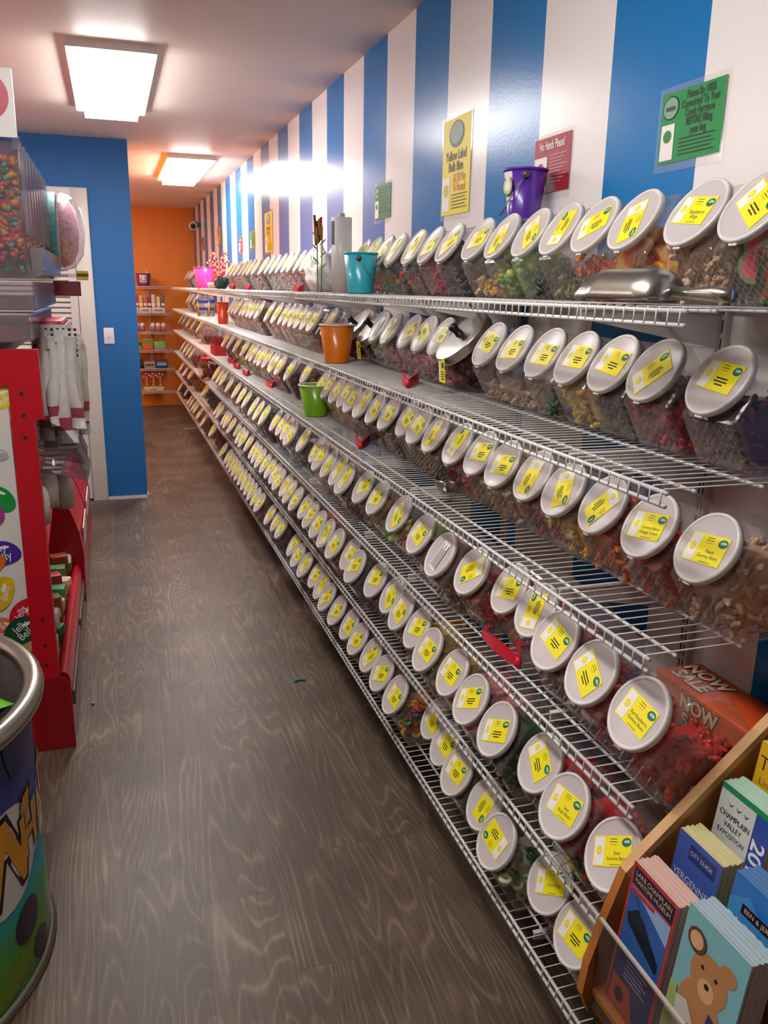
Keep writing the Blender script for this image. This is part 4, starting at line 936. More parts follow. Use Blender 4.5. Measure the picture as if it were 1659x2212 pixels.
# front rail with price strip
q = MB(); n = 10; prof = [(-.196, .02), (-.196, .19)]+[(-.216+.02*math.cos(a), .225+.035*math.sin(a)) for a in np.linspace(0, PI, 9)]+[(-.236, .02)]
q.prism(prof, 'y', RY+.012, 5.0, red_tray, None, True); part(q, 'front_rail')
q = MB(); q.box((-.196, RY+.03, .135), (-.188, 3.18, .185), mat('dark price strip', '45423f', .35), bev=.002); q.box((-.196, 3.24, .135), (-.188, 3.72, .185), mat('dark price strip', '45423f', .35), bev=.002); part(q, 'price_strip')
# tall hopper segments at the far half
def hopper(y0, y1):
    q = MB(); pr = [(-.186, .08), (-.180, .30), (-.192, .40), (-.222, .50), (-.248, .545), (-.272, .55), (-.290, .53), (-.33, .30), (-.33, .08)]
    q.prism(pr, 'y', y0, y1, red_tray, None, False); return part(q, 'hopper')
hopper(3.72, 4.28); hopper(4.31, 4.95)
for h_, (y0, y1) in enumerate(((3.85, 4.2), (4.36, 4.7))):
    q = MB(); q.box((-.1835, y0, .30), (-.1795, y1, .385), white_card); q.box((-.1797, y0+.05, .33), (-.1790, y1-.05, .35), mat('grey print', '7a756f', .5)); part(q, 'price_card')
# back spine and head-height shelf
q = MB(); q.box((-1.0, RY+.035, .225), (-.96, RB, 1.83), red_rack); part(q, 'back_panel')
q = MB(); q.box((-.96, RY+.03, 1.225), (-.33, RB, 1.25), red_rack); part(q, 'shelf'); q = MB(); q.box((-.96, RY+.03, .80), (-.36, RB, .82), red_rack); part(q, 'shelf')
q = MB(); q.box((-.96, RY+.03, .50), (-.40, RB, .515), red_rack); part(q, 'shelf')
# header sign
q = MB(); q.box((-1.0, RY+.03, 1.83), (-.211, RY+.045, 2.0), mat('white header board', 'ece7e0', .35)); q.disc(-.285, 1.93, .062, .062, mat('crimson ball print', 'c8284a', .35), frame((0, RY+.0292, 0), (1, 0, 0), (0, 0, 1)), 0, 32)
q.box((-.225, RY+.032, 1.80), (-.205, RY+.043, 1.835), acrylic); part(q, 'header_board')

# gravity bins above the rack
bean_cols = ['c8202c', 'e0681c', 'd84c28', 'e08c2c', '2c8c4c', '48b0b8', 'c83060', 'b81c28', 'e0a82c', '1c6a3c']
bm1 = candy_mat('mixed beans', bean_cols, .25)
def bin_parts():
    q = MB(); w = .104
    q.prism([(-.60, 0), (-.205, 0), (-.205, .02), (-.225, .085), (-.212, .36), (-.60, .36)], 'y', 0, w, acrylic); a = q.mesh('bin_case')
    q = MB(); q.box((-.211, .004, .12), (-.203, .016, .36), acrylic); q.box((-.211, w-.016, .12), (-.203, w-.004, .36), acrylic); q.prism([(-.205, 0), (-.178, .012), (-.172, .085), (-.205, .085)], 'y', .006, w-.006, acrylic)
    b = q.mesh('bin_door'); return a, b
ba, bb = bin_parts()
def beans(seed):
    rs = random.Random(seed); q = MB(); w = .104; q.cur = .05
    q.box((-.58, .018, .09), (-.238, w-.018, .30), bm1)
    for f_ in ('near', 'front'):
        for i in range(420 if f_ == 'near' else 150):
            x = rs.uniform(-.42, -.235) if f_ == 'near' else -.232; y = rs.uniform(.008, .018) if f_ == 'near' else rs.uniform(.012, w-.012); z = rs.uniform(.02 if i % 7 == 0 else .085, .325)
            q.cur = rs.random(); T = Matrix.Translation((x, y, z))@Matrix.Rotation(rs.uniform(0, 6.28), 4, 'Y')@Matrix.Rotation(rs.uniform(-.5, .5), 4, 'X'); q.sphere((0, 0, 0), .0072, bm1, T, 7, 5, (1.5, .85, .95))
    return q.mesh('jelly_beans')
bmesh_beans = [beans(1), beans(2)]
GZ = 1.463
for i in range(9):
    y = RY+.05+i*.112; t = empty('gravity_bin', (0, y, GZ), 0, 'clear acrylic gravity bin on the red rack, %s from the white end panel' % ORD[i], 'candy bin', 'gravity bins on the red rack')
    for nm, me in (('bin_case', ba), ('bin_door', bb)):
        o = bpy.data.objects.new(nm, me); COL.objects.link(o); o.parent = t
    o = bpy.data.objects.new('jelly_beans', bmesh_beans[i % 2]); COL.objects.link(o); o.location = (0, y, GZ)
    tag(o, 'colourful jelly beans inside the gravity bin %s from the white end panel' % ORD[i], 'candy', 'beans in the gravity bins', 'stuff')
# clear trays below the bins
for i, (z0, z1, xf, lb) in enumerate(((1.375, 1.455, -.205, 'upper clear ribbed tray below the gravity bins'), (1.285, 1.362, -.225, 'lower clear ribbed tray holding red packets'))):
    t = empty('acrylic_tray', (0, RY+.05, z0), 0, lb, 'tray', 'clear trays on the red rack'); q = MB(); d = 1.0
    q.box((-.6, 0, 0), (xf, d, .004), acrylic); q.box((xf-.004, 0, 0), (xf, d, z1-z0), acrylic); q.box((-.6, 0, .004), (xf-.004, .004, z1-z0), acrylic); q.box((-.6, d-.004, .004), (xf-.004, d, z1-z0), acrylic); q.cur = .5
    for j in range(22): q.box((xf, .03+j*.044, .006), (xf+.004, .036+j*.044, z1-z0-.006), acrylic)
    q.build('tray_body', t)
    q = MB(); q.box((-.58, .03, .005), (xf-.02, d-.03, (.03, .045)[i]), mat(('mauve packets', 'crimson packets')[i], ('7a5560', '8a2038')[i], .4, noise=.5, nscale=25)); tag(q.build('candy_packets', None, (0, RY+.05, z0)), 'packets lying in the %s' % lb.split(' below')[0].split(' holding')[0], 'candy', None, 'stuff')
# round domed tub with teal and pink sweets on the far bins
DY = 3.78
t = empty('domed_tub', (-.195, DY, 1.50), 0, 'large clear domed tub of teal and pink sweets on the red rack', 'tub'); T = frame((0, 0, .155), (0, 1, 0), (0, 0, 1)) 
q = MB(); q.lathe([(.152, -.10), (.157, -.05), (.156, .02), (.14, .07), (.09, .105), (0, .118)], acrylic, 32, T); q.build('dome', t)
q = MB(); q.lathe([(.148, -.055), (.151, -.04), (.151, .008), (.145, .014)], mat('teal sweets', '23a9a6', .4, noise=.4, nscale=90, bump=.8), 32, T); q.build('teal_band', t)
q = MB(); q.lathe([(.135, .018), (.143, .025), (.125, .06), (.08, .085), (0, .095)], mat('pale pink sweets', 'd9a3b0', .4, noise=.35, nscale=60, bump=.6), 32, T); q.build('pink_filling', t)
q = MB(); q.prism([(-.36, -.16), (-.08, -.16), (-.03, -.01), (-.36, -.01)], 'y', -.10, .10, acrylic, Matrix.Translation((0, 0, .155))); q.box((-.30, -.08, -.035), (-.09, .08, -.005), red_rack); q.build('hopper_base', t)
q = MB(); q.box((-.115, RY+.95, 1.465), (-.075, RY+1.08, 1.50), mat('yellow price tag', 'e8d01c', .4)); q.box((-.117, RY+.949, 1.478), (-.073, RY+.9495, 1.49), mat('brown print', '6a5212', .5)); q.box((-.20, RY+1.0, 1.475), (-.115, RY+1.03, 1.49), acrylic)
tag(q.build('price_tag'), 'yellow price tag clipped below the domed tub', 'tag')
q = MB(); q.box((-.205, RY+.97, 1.405), (-.105, RY+.985, 1.46), mat('maroon plate', '7a2436', .4)); tag(q.build('maroon_plate'), 'maroon plate below the yellow price tag', 'plate')

# perforated basket of bags
BY = 3.0
t = empty('perforated_basket', (-.19, BY, 1.205), 0, 'white perforated basket of red bags on the red rack', 'basket'); q = MB(); wp = mat('white basket plastic', 'ddd6d2', .35); x0, x1, d = -.065, .045, .42
q.box((x0, 0, 0), (x1, d, .004), wp); q.box((x0, 0, .004), (x1, .004, .115), wp); q.box((x0, d-.004, .004), (x1, d, .115), wp); q.box((x0, .004, .004), (x0+.004, d-.004, .115), wp); q.box((x1-.004, .004, .004), (x1, d-.004, .115), wp)
q.build('basket_body', t); q = MB(); T = frame((0, -.0007, 0), (1, 0, 0), (0, 0, 1))
for i in range(8):
    for j in range(6): q.disc(x0+.012+i*.018, .014+j*.017, .0052, .0052, black, T, 0, 10)
q.build('perforation', t)
for i in range(7):
    q = MB(); q.box((x0+.01, 0, 0), (x1-.012, .045, .122), mat('red bag film', 'c2303f', .3, noise=.2, nscale=30), bev=.004); q.box((x0+.015, -.001, .09), (x1-.02, .0005, .1), white_card)
    tag(q.build('red_bag', None, (-.19, BY+.02+i*.055, 1.2095)), 'red bags packed in the white perforated basket', 'bag', 'red bags in the basket')
bagw = mat('white pouch film', 'ded9d4', .3, noise=.08, nscale=45)
bagr = mat('red pouch print', 'a8485a', .4)
def pouch(i):
    rs = random.Random(i); q = MB(); n = 8; hgt = rs.uniform(.26, .36); w = rs.uniform(.018, .028); vs = []; fs = []
    for j in range(n+1):
        f = j/n; th = .004+.012*math.sin(PI*min(1, f*1.15)); sway = .008*math.sin(f*5+i); ww = w*(.7+.3*f)
        for (a, b) in ((-ww, -th), (0, -th*1.7), (ww, -th), (ww, th), (-ww, th)): vs.append((a+sway, b, -f*hgt))
    for j in range(n):
        for k in range(5): fs.append((j*5+k, j*5+(k+1) % 5, j*5+5+(k+1) % 5, j*5+5+k))
    fs += [tuple(range(5)), tuple(n*5+k for k in range(4, -1, -1))]
    q.add(vs, fs[:5*(n-2)], bagw, True); q.add(vs, fs[5*(n-2):5*(n-1)], bagr, True); q.add(vs, fs[5*(n-1):], bagw, True)
    q.box((-w*.8, -.006, -.02), (w*.8, .006, .02), bagw)
    return q
for i in range(22):
    y = BY-.015+i*.024; x = -.235+.034*(i % 3)+.045*(i/22); z = 1.225+.025*(i % 2)
    if i < 4: x, y, z = -.222+.030*i, BY-.032-.012*(i % 2), 1.285-.02*(i % 2)
    tag(pouch(i).build('candy_pouch', None, (x, y, z), (-.5, .9, .3)[i % 3]), 'white candy pouches hanging from the perforated basket', 'pouch', 'white pouches on the basket')
# clear domes and tubs on the inner shelves
domes = ((-.165, 2.92, .865, .16), (-.18, 3.2, .865, .15))
for i, (x, y, z, h) in enumerate(domes):
    t = empty('acrylic_hood', (x, y, z), 0, 'clear curved acrylic bin, %s from the white end panel' % ORD[i], 'candy bin', 'curved clear bins'); q = MB()
    pr = [(-.17, 0), (.055, -.06), (.060, -.035), (.03, .05), (-.01, .115), (-.05, .145), (-.09, .15), (-.17, .15)]
    q.prism(pr, 'y', 0, .24, clear_mat('smoky acrylic', tint=(.72, .68, .70), haze=.22, hazecol='8f858a') if 'smoky acrylic' not in MATS else MATS['smoky acrylic'], None, True); q.build('bin_case', t)
    q = MB()
    for yy in (.06, .12, .18): q.tube([(a, yy, b) for a, b in pr[1:7]], .003, acrylic, 6)
    q.build('ridge', t)
for i, (x, y, z) in enumerate(((-.262, 2.76, .80), (-.25, 3.02, .79), (-.215, 3.28, .72))):
    t = empty('white_tub', (x, y, z-.12), 0, 'white domed tub on the red rack, %s from the white end panel' % ORD[i], 'tub', 'white domed tubs'); q = MB(); q.lathe([(0, .03), (.036, .03), (.04, .10), (.036, .105)], mat('pale tub', 'c9c2ba', .4), 24); q.build('body', t)
    q = MB(); q.lathe([(.038, .102), (.040, .112), (.034, .14), (.019, .156), (0, .160)], mat('milky dome', 'ded8d2', .25), 24); q.build('lid', t)
# small packets in the front tray
cols = ['2c8c4c', 'd8b06a', 'c83028', '1c5a34', 'e8e0d4', '8a4a2c', 'd8c090', '3ca05c', 'c02838', 'e0d0b0', '5a8c5a', 'b04a2c']
nm = ['green', 'cream', 'scarlet', 'dark green', 'white', 'brown', 'buff', 'light green', 'red', 'ivory', 'sage', 'rust']
for i in range(12):
    y = 2.66+i*.085; q = MB(); h = .06+.025*((i*7) % 3); q.box((-.035, 0, 0), (.035, .06, h), mat('packet '+cols[i], cols[i], .4, noise=.3, nscale=50), bev=.004); q.box((-.028, -.0006, h*.3), (.028, .0005, h*.6), mat('packet band '+cols[-1-i], cols[-1-i], .4))
    tag(q.build('candy_packet', None, (-.285+.012*(i % 2), y, .226), .25*((i % 3)-1)), '%s candy packet in the red front tray' % nm[i], 'packet', 'packets in the front tray')
t = empty('lollipop_tub', (-.275, 3.66, .226), 0, 'white tub with green band at the end of the front tray', 'tub'); q = MB(); q.lathe([(0, 0), (.04, 0), (.045, .09), (0, .09)], white_plastic, 20); q.build('body', t); q = MB(); q.lathe([(.0445, .03), (.0465, .035), (.0465, .06), (.045, .065)], mat('green band', '3c9a44', .4), 20); q.build('band', t)
# dark cartons on the lower inner shelf
for i in range(5):
    q = MB(); y = 2.7+i*.17; c = ['3a2a24', '241e22', '5a4034', '1c1a1c', '48302a'][i]; q.box((-.2, 0, 0), (0, .14, .13), mat('dark carton '+c, c, .5), bev=.003); q.box((.0002, .02, .03), (.001, .12, .09), mat('carton print buff', 'a08468', .5))
    tag(q.build('candy_carton', None, (-.41, y, .516)), 'dark brown carton on the inner rack shelf, %s from the white end panel' % ORD[i], 'carton', 'dark cartons on the inner shelf')

# ------------------------------------------------------------------ round bin with printed sleeve
BX, BYc, BR, BH = -.640, 1.762, .418, .605
def bin_mat():
    m = bpy.data.materials.new('printed bin sleeve'); m.use_nodes = True; nt = m.node_tree; N = nt.nodes; K = nt.links; b = N['Principled BSDF']
    tc = N.new('ShaderNodeTexCoord'); sp = N.new('ShaderNodeSeparateXYZ'); K.new(tc.outputs['Object'], sp.inputs[0]); ns = N.new('ShaderNodeTexNoise'); ns.inputs['Scale'].default_value = 5; K.new(tc.outputs['Object'], ns.inputs['Vector'])
    a = N.new('ShaderNodeMath'); a.operation = 'MULTIPLY_ADD'; K.new(ns.outputs['Fac'], a.inputs[0]); a.inputs[1].default_value = .16; K.new(sp.outputs['Z'], a.inputs[2])
    r = N.new('ShaderNodeValToRGB'); K.new(a.outputs[0], r.inputs['Fac']); e = r.color_ramp.elements
    e[0].position = .08; e[0].color = L('2f7f4c'); e[1].position = .66; e[1].color = L('27215c')
    for p_, c in ((.16, '5c8c2c'), (.24, '3c7a3c'), (.30, '1f7a78'), (.36, '1c4a8c'), (.46, '24307a')): x = e.new(p_); x.color = L(c)
    K.new(r.outputs['Color'], b.inputs['Base Color']); b.inputs['Roughness'].default_value = .25; return m
t = empty('candy_barrel', (BX, BYc, 0), 0, 'round blue and green printed barrel with steel rim', 'barrel'); q = MB()
q.lathe([(BR, .012), (BR, BH), (BR-.004, BH)], bin_mat(), 72); q.build('sleeve', t); q = MB(); q.lathe([(BR-.002, BH), (BR-.012, BH), (BR-.012, .30), (0, .30)], mat('black barrel lining', '1c1a1b', .4), 72); q.build('lining', t)
q = MB(); n = 72; rr = .022; q.tube([((BR+.012)*math.cos(2*PI*i/n), (BR+.012)*math.sin(2*PI*i/n), BH+.008) for i in range(n)], rr, steel, 14, True); q.build('rim', t)
q = MB(); q.lathe([(BR-.01, 0), (BR+.010, 0), (BR+.012, .006), (BR+.004, .016), (BR-.002, .018)], steel, 72); q.lathe([(0, 0), (BR-.01, 0)], steel, 72); q.build('base_ring', t)
def cyl(u, v):
    r_ = ray(u, v); o = np.array([-BX, -BYc]); d = r_[:2]; a = d@d; b = 2*(o@d); c = o@o-BR**2; t_ = (-b-math.sqrt(max(0, b*b-4*a*c)))/(2*a); p = CAM+r_*t_; return math.atan2(p[1]-BYc, p[0]-BX), p[2]
def wrap(a0, z0, rot, lift):
    c, s = math.cos(rot), math.sin(rot)
    def f(p):
        x = p[0]*c-p[1]*s; y = p[0]*s+p[1]*c; a = a0+x/BR; r_ = BR+lift; return (r_*math.cos(a), r_*math.sin(a), z0+y)
    return f
def wrap_disc(q, f, rx, ry, m, n=28, k=7):
    vs = [f((0, 0, 0))]; fs = []
    for r_ in range(1, k+1):
        for j in range(n): vs.append(f((rx*r_/k*math.cos(2*PI*j/n), ry*r_/k*math.sin(2*PI*j/n), 0)))
    for j in range(n): fs.append((0, 1+j, 1+(j+1) % n))
    for r_ in range(k-1):
        for j in range(n): a = 1+r_*n; fs.append((a+j, a+n+j, a+n+(j+1) % n, a+(j+1) % n))
    q.add(vs, fs, m, True)
lt = [('W', 14, 1868, .215), ('H', 62, 1795, .125), ('A', 82, 1738, .125), ('C', 95, 1668, .12), ('K', 98, 1610, .12)]
txtm = mat('letter print gold', 'd8962c', .3); wh = mat('letter outline white', 'dcd8d4', .3); bk = mat('letter outline black', '15121a', .3)
q = MB(); ang = []
for ch, u, v, sz in lt[:4]: ang.append((ch,)+cyl(u, v)+(sz,))
# letters run up around the sleeve
d_ = ang[1][1]-ang[0][1]
rots = [math.atan2(ang[min(i+1, 3)][2]-ang[max(i-1, 0)][2], (ang[min(i+1, 3)][1]-ang[max(i-1, 0)][1])*BR) for i in range(4)]
q = MB()
for (ch, a, z, sz), ro in zip(ang, rots):
    wrap_disc(q, wrap(a, z, ro, .0009), sz*.60, sz*.52, wh)
o = q.build('letter_banner', t); q = MB()
for (ch, a, z, sz), ro in zip(ang, rots):
    for off, lift, m_ in ((.085, .0018, bk), (.035, .0026, txtm)): q.text(ch, sz*1.05, m_, Matrix.Identity(4), 0, 0, 0, 'CENTER', off, .95, wrap(a, z, ro, lift))
q.build('lettering', t)
for (u, v, w_, h_, c_, ro) in ((4, 1600, .012, .10, '3a4468', .2), (60, 1985, .05, .045, '2b2140', .4), (90, 2030, .045, .035, '241c30', -.5), (30, 2120, .09, .03, '6c8c24', .3)):
    q = MB(); a, z = cyl(max(u, 3), v); wrap_disc(q, wrap(a, z, ro, .0012), w_, h_, mat('sleeve blot '+c_, c_, .3))
    q.build('printed_shape', t)
def candy_bag(x, y, z, w, h, rot, tilt, c1, c2, label):
    t = empty('candy_bag', (x, y, z), rot, label, 'candy bag', 'bags in the barrel'); t.rotation_euler = (tilt, 0, rot); q = MB(); N = 12; vs = []; fs = []
    for s in (1, -1):
        for i in range(N+1):
            for j in range(N+1):
                a, b = i/N*2-1, j/N*2-1; th = .045*(1-a**4)*(1-b**4)*(1+.15*math.sin(9*a+4*b)); vs.append((a*w, b*h, s*th+.05))
    M_ = (N+1)**2
    for s in range(2):
        for i in range(N):
            for j in range(N):
                k = s*M_+i*(N+1)+j; f = (k, k+N+1, k+N+2, k+1); fs.append(f if s else f[::-1])
    q.add(vs, fs, mat('bag film '+c1, c1, .2, noise=.25, nscale=7), True); q.build('bag_body', t)
    q = MB(); q.disc(w*.05, -h*.15, w*.55, h*.42, mat('bag print '+c2, c2, .25), Matrix.Translation((0, 0, .098)), 0, 24); q.disc(w*.05, -h*.15, w*.40, h*.28, mat('bag print pale', 'dce4ea', .25), Matrix.Translation((0, 0, .0995)), 0, 24); q.disc(w*.2, -h*.2, w*.07, h*.06, mat('bag print violet', '4a3c8c', .25), Matrix.Translation((0, 0, .1005)), 0, 16); q.build('printed_face', t)
candy_bag(-.40, 1.855, .475, .115, .10, .5, -.25, '5cae2c', '9ccc34', 'green candy bag with lime print lying inside the barrel')
candy_bag(BX-.15, BYc+.08, .30, .17, .14, -.4, .1, '1f8a50', '5cb83c', 'dark green candy bag deeper inside the barrel')

# ------------------------------------------------------------------ brochure rack by the near end of the shelves
wood = mat('honey oak', 'a9682c', .4, noise=.22, nscale=14); wood_l = mat('pale oak edge', 'c89a62', .45, noise=.12, nscale=18)
SY = .872
t = empty('brochure_rack', (.8, .6, 0), 0, 'stepped wooden brochure rack at the near end of the wire shelves', 'brochure rack')
def rp(q, nm): o = q.build(nm); o.parent = t; o.location = (-.8, -.6, 0); return o
side = [onY(u, v, SY) for u, v in ((1659, 1568), (1395, 1838), (1352, 1885), (1310, 1985), (1272, 2085), (1257, 2150))]
sp_ = [(p[0], p[2]) for p in side]; sp_ = [(1.0, sp_[0][1]+(1.0-sp_[0][0])*.86)]+sp_+[(.625, .39), (.66, .345), (.72, .32), (1.0, .32)]
q = MB(); q.prism(sp_, 'y', SY, SY+.016, wood); rp(q, 'side_panel')
q = MB()
for a, b in zip(sp_[:3], sp_[1:4]): q.add([(a[0], SY-.0006, a[1]), (b[0], SY-.0006, b[1]), (b[0], SY+.0166, b[1]+.0006), (a[0], SY+.0166, a[1]+.0006)], [(0, 1, 2, 3)], wood_l)
for a, b in zip(sp_[:3], sp_[1:4]): q.add([(a[0], SY-.0007, a[1]), (b[0], SY-.0007, b[1]), (b[0]+.006, SY-.0007, b[1]-.010), (a[0]+.004, SY-.0007, a[1]-.012)], [(0, 1, 2, 3)], wood_l)
rp(q, 'edge_band')
q = MB(); q.prism(sp_, 'y', .30, .316, wood); rp(q, 'side_panel')
q = MB(); q.box((.985, .316, .32), (1.0, SY, 1.05), wood); rp(q, 'back_board')
TX = [.637, .710, .776, .836]; TB = [.440, .485, .55, .605]
for i in range(4):
    q = MB(); q.box((TX[i]-.012, .316, TB[i]-.01), (TX[i]+.062, SY, TB[i]), wood); rp(q, 'tier_floor')
    q = MB(); q.prism([(TX[i]+.058, TB[i]), (TX[i]+.064, TB[i]), (TX[i]+.079, TB[i]+.185), (TX[i]+.073, TB[i]+.185)], 'y', .316, SY, wood); rp(q, 'tier_back')
q = MB(); q.prism([(TX[0]-.014, TB[0]-.03), (TX[0]-.010, TB[0]-.03), (TX[0]-.006, TB[0]+.125), (TX[0]-.010, TB[0]+.125)], 'y', .316, SY, clear_mat('thin acrylic', haze=.02, rough=.03)); q.box((TX[0]-.0115, .316, TB[0]+.122), (TX[0]-.0065, SY, TB[0]+.126), mat('acrylic edge', 'b9ada2', .3)); rp(q, 'clear_front')
q = MB(); q.box((.72, .316, .0), (1.0, SY, .32), wood); tag(q.build('low_cabinet'), 'low wooden cabinet below the brochure rack', 'cabinet')
def leaflets(tier, ytop, w, h, n, cover, draw, lab1, labn, edge, yaw=0, th=.0042, lean=.13):
    """ytop = Y of the far edge; the cover faces the aisle"""
    x = TX[tier]
    for i in range(n):
        q = MB(); q.box((0, -w, 0), (th*.86, 0, h), mat('paper edge '+edge, edge, .6) if i else mat('paper edge '+edge, edge, .6))
        dx = i*th+.001; hh = (0 if i == 0 else -.002+.004*((i*7) % 5)/5-.001)
        if i == 0:
            t = empty('leaflet', (x, ytop, TB[tier]), 0, lab1, 'leaflet'); t.rotation_euler = (0, lean, 0)
            q.build('paper', t); q = MB(); T = frame((-.0006, -w/2, h/2), (0, -1, 0), (0, 0, 1)); draw(q, T, w, h); q.build('printed_cover', t)
        else:
            o = q.build('leaflet', None, (x+dx*math.cos(lean), ytop-.001*((i*3) % 3), TB[tier]+hh+.001)); o.rotation_euler = (0, lean, 0); tag(o, labn, 'leaflet', labn)
P_ = lambda c: mat('cover '+c, c, .3)
def d_red(q, T, w, h):
    q.rect(-w/2, -h/2, w/2, h/2, P_('b03a2c'), T); q.rect(-w*.45, h*.36, w*.45, h*.475, P_('1c2250'), T, .0003); T2 = T@Matrix.Translation((0, 0, .0006))
    q.text('LAKE CHAMPLAIN', .0105, P_('d8b050'), T2, 0, h*.44, 0, sx=.95); q.text('MARITIME MUSEUM', .0098, P_('d8b050'), T2, 0, h*.395, 0, sx=.95)
    q.rect(-w*.45, -h*.10, w*.45, h*.345, P_('2c5a9c'), T, .0003); q.flat([(-w*.45, h*.345), (w*.45, h*.345), (w*.45, h*.20), (-w*.1, h*.30)], P_('8aa8cc'), T2); q.rect(-w*.42, h*.315, w*.1, h*.34, P_('b82c34'), T2, .0002)
    q.flat([(-w*.40, h*.16), (-w*.2, h*.24), (w*.38, h*.05), (w*.38, -h*.02), (-w*.36, h*.10)], P_('141c2c'), T2, ); q.tube([T2@Vector((-w*.3, h*.3, .0006)), T2@Vector((w*.32, h*.06, .0006))], .0007, P_('141c2c'), 4)
    q.rect(-w*.45, -h*.48, w*.45, -h*.10, P_('232c62'), T, .0003)
    for i in range(5): q.rect(-w*.2, -h*.13-i*h*.028, w*(.30-.08*(i % 2)), -h*.122-i*h*.028, P_('a9a4c0'), T2)
    q.flat([(-w*.42, -h*.28), (-w*.02, -h*.28), (w*.18, -h*.47), (-w*.42, -h*.47)], P_('a8442c'), T2); q.disc(-w*.2, -h*.38, w*.10, h*.05, P_('2c201c'), T2, .0002)
leaflets(0, .858, .100, .228, 9, 'red', d_red, 'red-framed lake museum leaflet, first in the front tier', 'leaflets behind the red-framed one', 'd9b3a6')
def d_verg(q, T, w, h):
    q.rect(-w/2, -h/2, w/2, h/2, P_('3c56a0'), T); T2 = T@Matrix.Translation((0, 0, .0004)); q.rect(-w*.2, h*.36, w*.40, h*.46, P_('22346e'), T2); q.text('CITY GUIDE', .0085, P_('c9d0e4'), T2, w*.08, h*.41, .0003); q.text('VERGENNES', .0155, P_('c9d0e4'), T2, 0, h*.22, .0003, sx=.95)
leaflets(1, .858, .090, .222, 8, 'blue', d_verg, 'blue city guide leaflet, first in the second tier', 'leaflets behind the blue city guide', 'd8cf9a')
def d_cv(q, T, w, h):
    q.rect(-w/2, -h/2, w/2, h/2, P_('cfd3d0'), T); T2 = T@Matrix.Translation((0, 0, .0004)); q.rect(w*.20, -h*.5, w*.5, h*.46, P_('2c4a9c'), T2); q.rect(-w*.5, h*.46, w*.5, h*.5, P_('1c8a5a'), T2)
    for i in range(3): q.flat([(-w*.32+i*w*.15, h*.40), (-w*.26+i*w*.15, h*.37), (-w*.20+i*w*.15, h*.40), (-w*.26+i*w*.15, h*.385)], P_('1c6a4a'), T2)
    q.text('CHAMPLAIN', .0125, P_('1c2c44'), T2, -w*.14, h*.31, .0003, sx=.85); q.text('VALLEY', .0115, P_('1c2c44'), T2, -w*.14, h*.25, .0003, sx=.9); q.text('EXPOSITION', .0105, P_('4a5668'), T2, -w*.14, h*.19, .0003, sx=.9)
    T4 = T2@Matrix.Translation((w*.34, h*.14, .0003))@Matrix.Rotation(-PI/2, 4, 'Z'); q.text('2018', .033, P_('e8ecf2'), T4, 0, 0, 0, sx=1.1, off=.02); q.rect(-w*.5, -h*.1, w*.2, h*.08, P_('9aa4a8'), T2)
leaflets(2, .858, .100, .222, 9, 'expo', d_cv, 'white and blue exposition leaflet dated 2018', 'leaflets behind the exposition one', 'b9d9c6')
def d_ta(q, T, w, h):
    q.rect(-w/2, -h/2, w/2, h/2, P_('d8cbb8'), T); T2 = T@Matrix.Translation((0, 0, .0004)); q.rect(-w*.5, h*.16, w*.5, h*.5, P_('e0b024'), T2); q.text('Taste', .030, P_('4a3a1c'), T2, -w*.12, h*.36, .0003); q.text('Lincoln', .016, P_('8a6a1c'), T2, -w*.16, h*.24, .0003)
    for i in range(6): q.disc(-w*.4+i*w*.16, h*(.10-.05*(i % 2)), w*.07, h*.03, P_(['2c2420', '6a4a34', 'e8e0d4'][i % 3]), T2, .0003, 12)
    q.disc(w*.1, -h*.04, w*.13, h*.05, P_('b0705c'), T2, .0005)
leaflets(3, .858, .100, .222, 7, 'taste', d_ta, 'yellow-topped tasting leaflet in the rear tier', 'leaflets behind the yellow-topped one', 'd9c88a')
def d_fac(q, T, w, h):
    q.rect(-w/2, -h/2, w/2, h/2, P_('2c6eb8'), T); T2 = T@Matrix.Translation((0, 0, .0004)); q.flat([(-w*.5, h*.34), (-w*.2, h*.42), (w*.2, h*.30), (w*.5, h*.36), (w*.5, h*.1), (-w*.5, h*.1)], P_('3c8ac0'), T2)
    q.rect(-w*.28, h*.30, w*.44, h*.36, P_('1c1414'), T2, .0002); q.text("BEN & JERRY'S", .0095, P_('e0b0a0'), T2, w*.08, h*.33, .0005, sx=1.05); q.text('FACTORY', .0215, P_('e4ecf4'), T2, 0, h*.22, .0005, off=.03); q.text('TOUR', .0225, P_('e4ecf4'), T2, 0, h*.10, .0005, off=.03)
    q.flat([(-w*.5, h*.14), (-w*.2, h*.02), (w*.5, -h*.18), (w*.5, -h*.5), (-w*.5, -h*.5)], P_('3c7a44'), T2); q.flat([(-w*.5, h*.0), (w*.5, -h*.26), (w*.5, -h*.5), (-w*.5, -h*.5)], P_('8ac0a8'), T2@Matrix.Translation((0, 0, .0003))); q.disc(-w*.38, h*.10, w*.10, h*.035, P_('8a3428'), T2, .0006, 12)
leaflets(1, .745, .100, .235, 8, 'fac', d_fac, 'blue factory tour leaflet, second in the second tier', 'leaflets behind the blue factory tour one', '5c86b8', th=.0042)
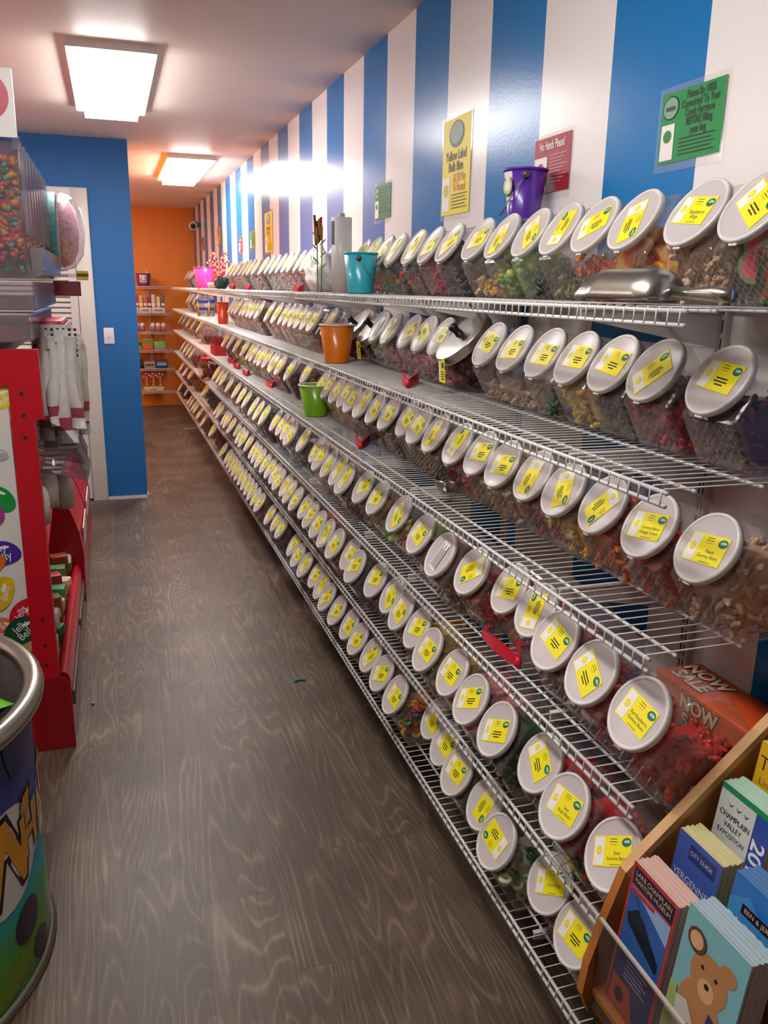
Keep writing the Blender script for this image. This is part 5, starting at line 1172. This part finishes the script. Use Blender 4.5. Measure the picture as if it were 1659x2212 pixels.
def d_ted(q, T, w, h):
    q.rect(-w/2, -h/2, w/2, h/2, P_('7ab0b8'), T); T2 = T@Matrix.Translation((0, 0, .0004)); tan = P_('b07c50'); q.disc(w*.02, h*.22, w*.30, h*.13, tan, T2); q.disc(-w*.26, h*.34, w*.13, h*.05, tan, T2, .0001); q.disc(w*.26, h*.34, w*.13, h*.05, tan, T2, .0001); q.disc(-w*.02, h*.02, w*.34, h*.16, tan, T2, .0001)
    q.disc(w*.02, h*.16, w*.13, h*.06, P_('d0a478'), T2, .0003); q.disc(w*.02, h*.185, w*.04, h*.016, P_('2c1c14'), T2, .0005, 12); q.disc(-w*.10, h*.26, w*.025, h*.012, P_('2c1c14'), T2, .0005, 10); q.disc(w*.12, h*.26, w*.025, h*.012, P_('2c1c14'), T2, .0005, 10)
    q.flat([(-w*.5, -h*.02), (-w*.2, h*.02), (w*.1, -h*.14), (w*.1, -h*.5), (-w*.5, -h*.5)], P_('c8c4bc'), T2@Matrix.Translation((0, 0, .0006))); q.flat([(-w*.5, h*.04), (-w*.38, h*.04), (-w*.3, -h*.5), (-w*.5, -h*.5)], P_('9ab068'), T2@Matrix.Translation((0, 0, .0009))); q.disc(-w*.06, -h*.2, w*.17, h*.12, P_('4a3a34'), T2, .0010)
    q.flat([(w*.14, h*.08), (w*.5, h*.02), (w*.5, -h*.5), (w*.02, -h*.5)], P_('4a2c6c'), T2@Matrix.Translation((0, 0, .0012))); q.text('VERMONT', .012, P_('d8d0e4'), T2, w*.28, -h*.06, .0016); q.text('S', .03, P_('b8a8cc'), T2, w*.24, -h*.16, .0016)
    q.disc(-w*.26, h*.36, w*.15, h*.065, P_('5a4034'), T2, .0014); q.disc(-w*.26, h*.36, w*.11, h*.047, P_('d0a478'), T2, .0016)
leaflets(0, .742, .112, .250, 9, 'ted', d_ted, 'pale blue teddy bear leaflet, second in the front tier', 'leaflets behind the teddy bear one', 'a9bcc4')

# ------------------------------------------------------------------ crumbs on the floor
p = onZ(648, 1472, 0); q = MB(); q.tube([(-.02, 0, .004), (-.01, .006, .004), (.01, .007, .004), (.022, 0, .004)], .004, mat('teal strip', '2c7a6c', .5), 6); tag(q.build('candy_strip', None, (p[0], p[1], 0)), 'small curved teal strip lying on the floor', 'candy strip')
p = onZ(201, 1521, 0); q = MB(); q.sphere((0, 0, .005), .007, mat('pink crumb', 'c8706c', .5), None, 8, 6, (1, 1, .7)); tag(q.build('candy_crumb', None, (p[0], p[1], 0)), 'pink candy crumb on the floor beside the red rack', 'crumb')
p = onZ(411, 925, 0); q = MB(); q.box((-.07, -.008, 0), (.07, .008, .002), white_card); tag(q.build('paper_scrap', None, (p[0], p[1], .0002), .15), 'thin white paper scrap on the floor near the bottom shelf', 'paper scrap')

bpy.data.objects.remove(bpy.data.objects['txt']) if 'txt' in bpy.data.objects else None
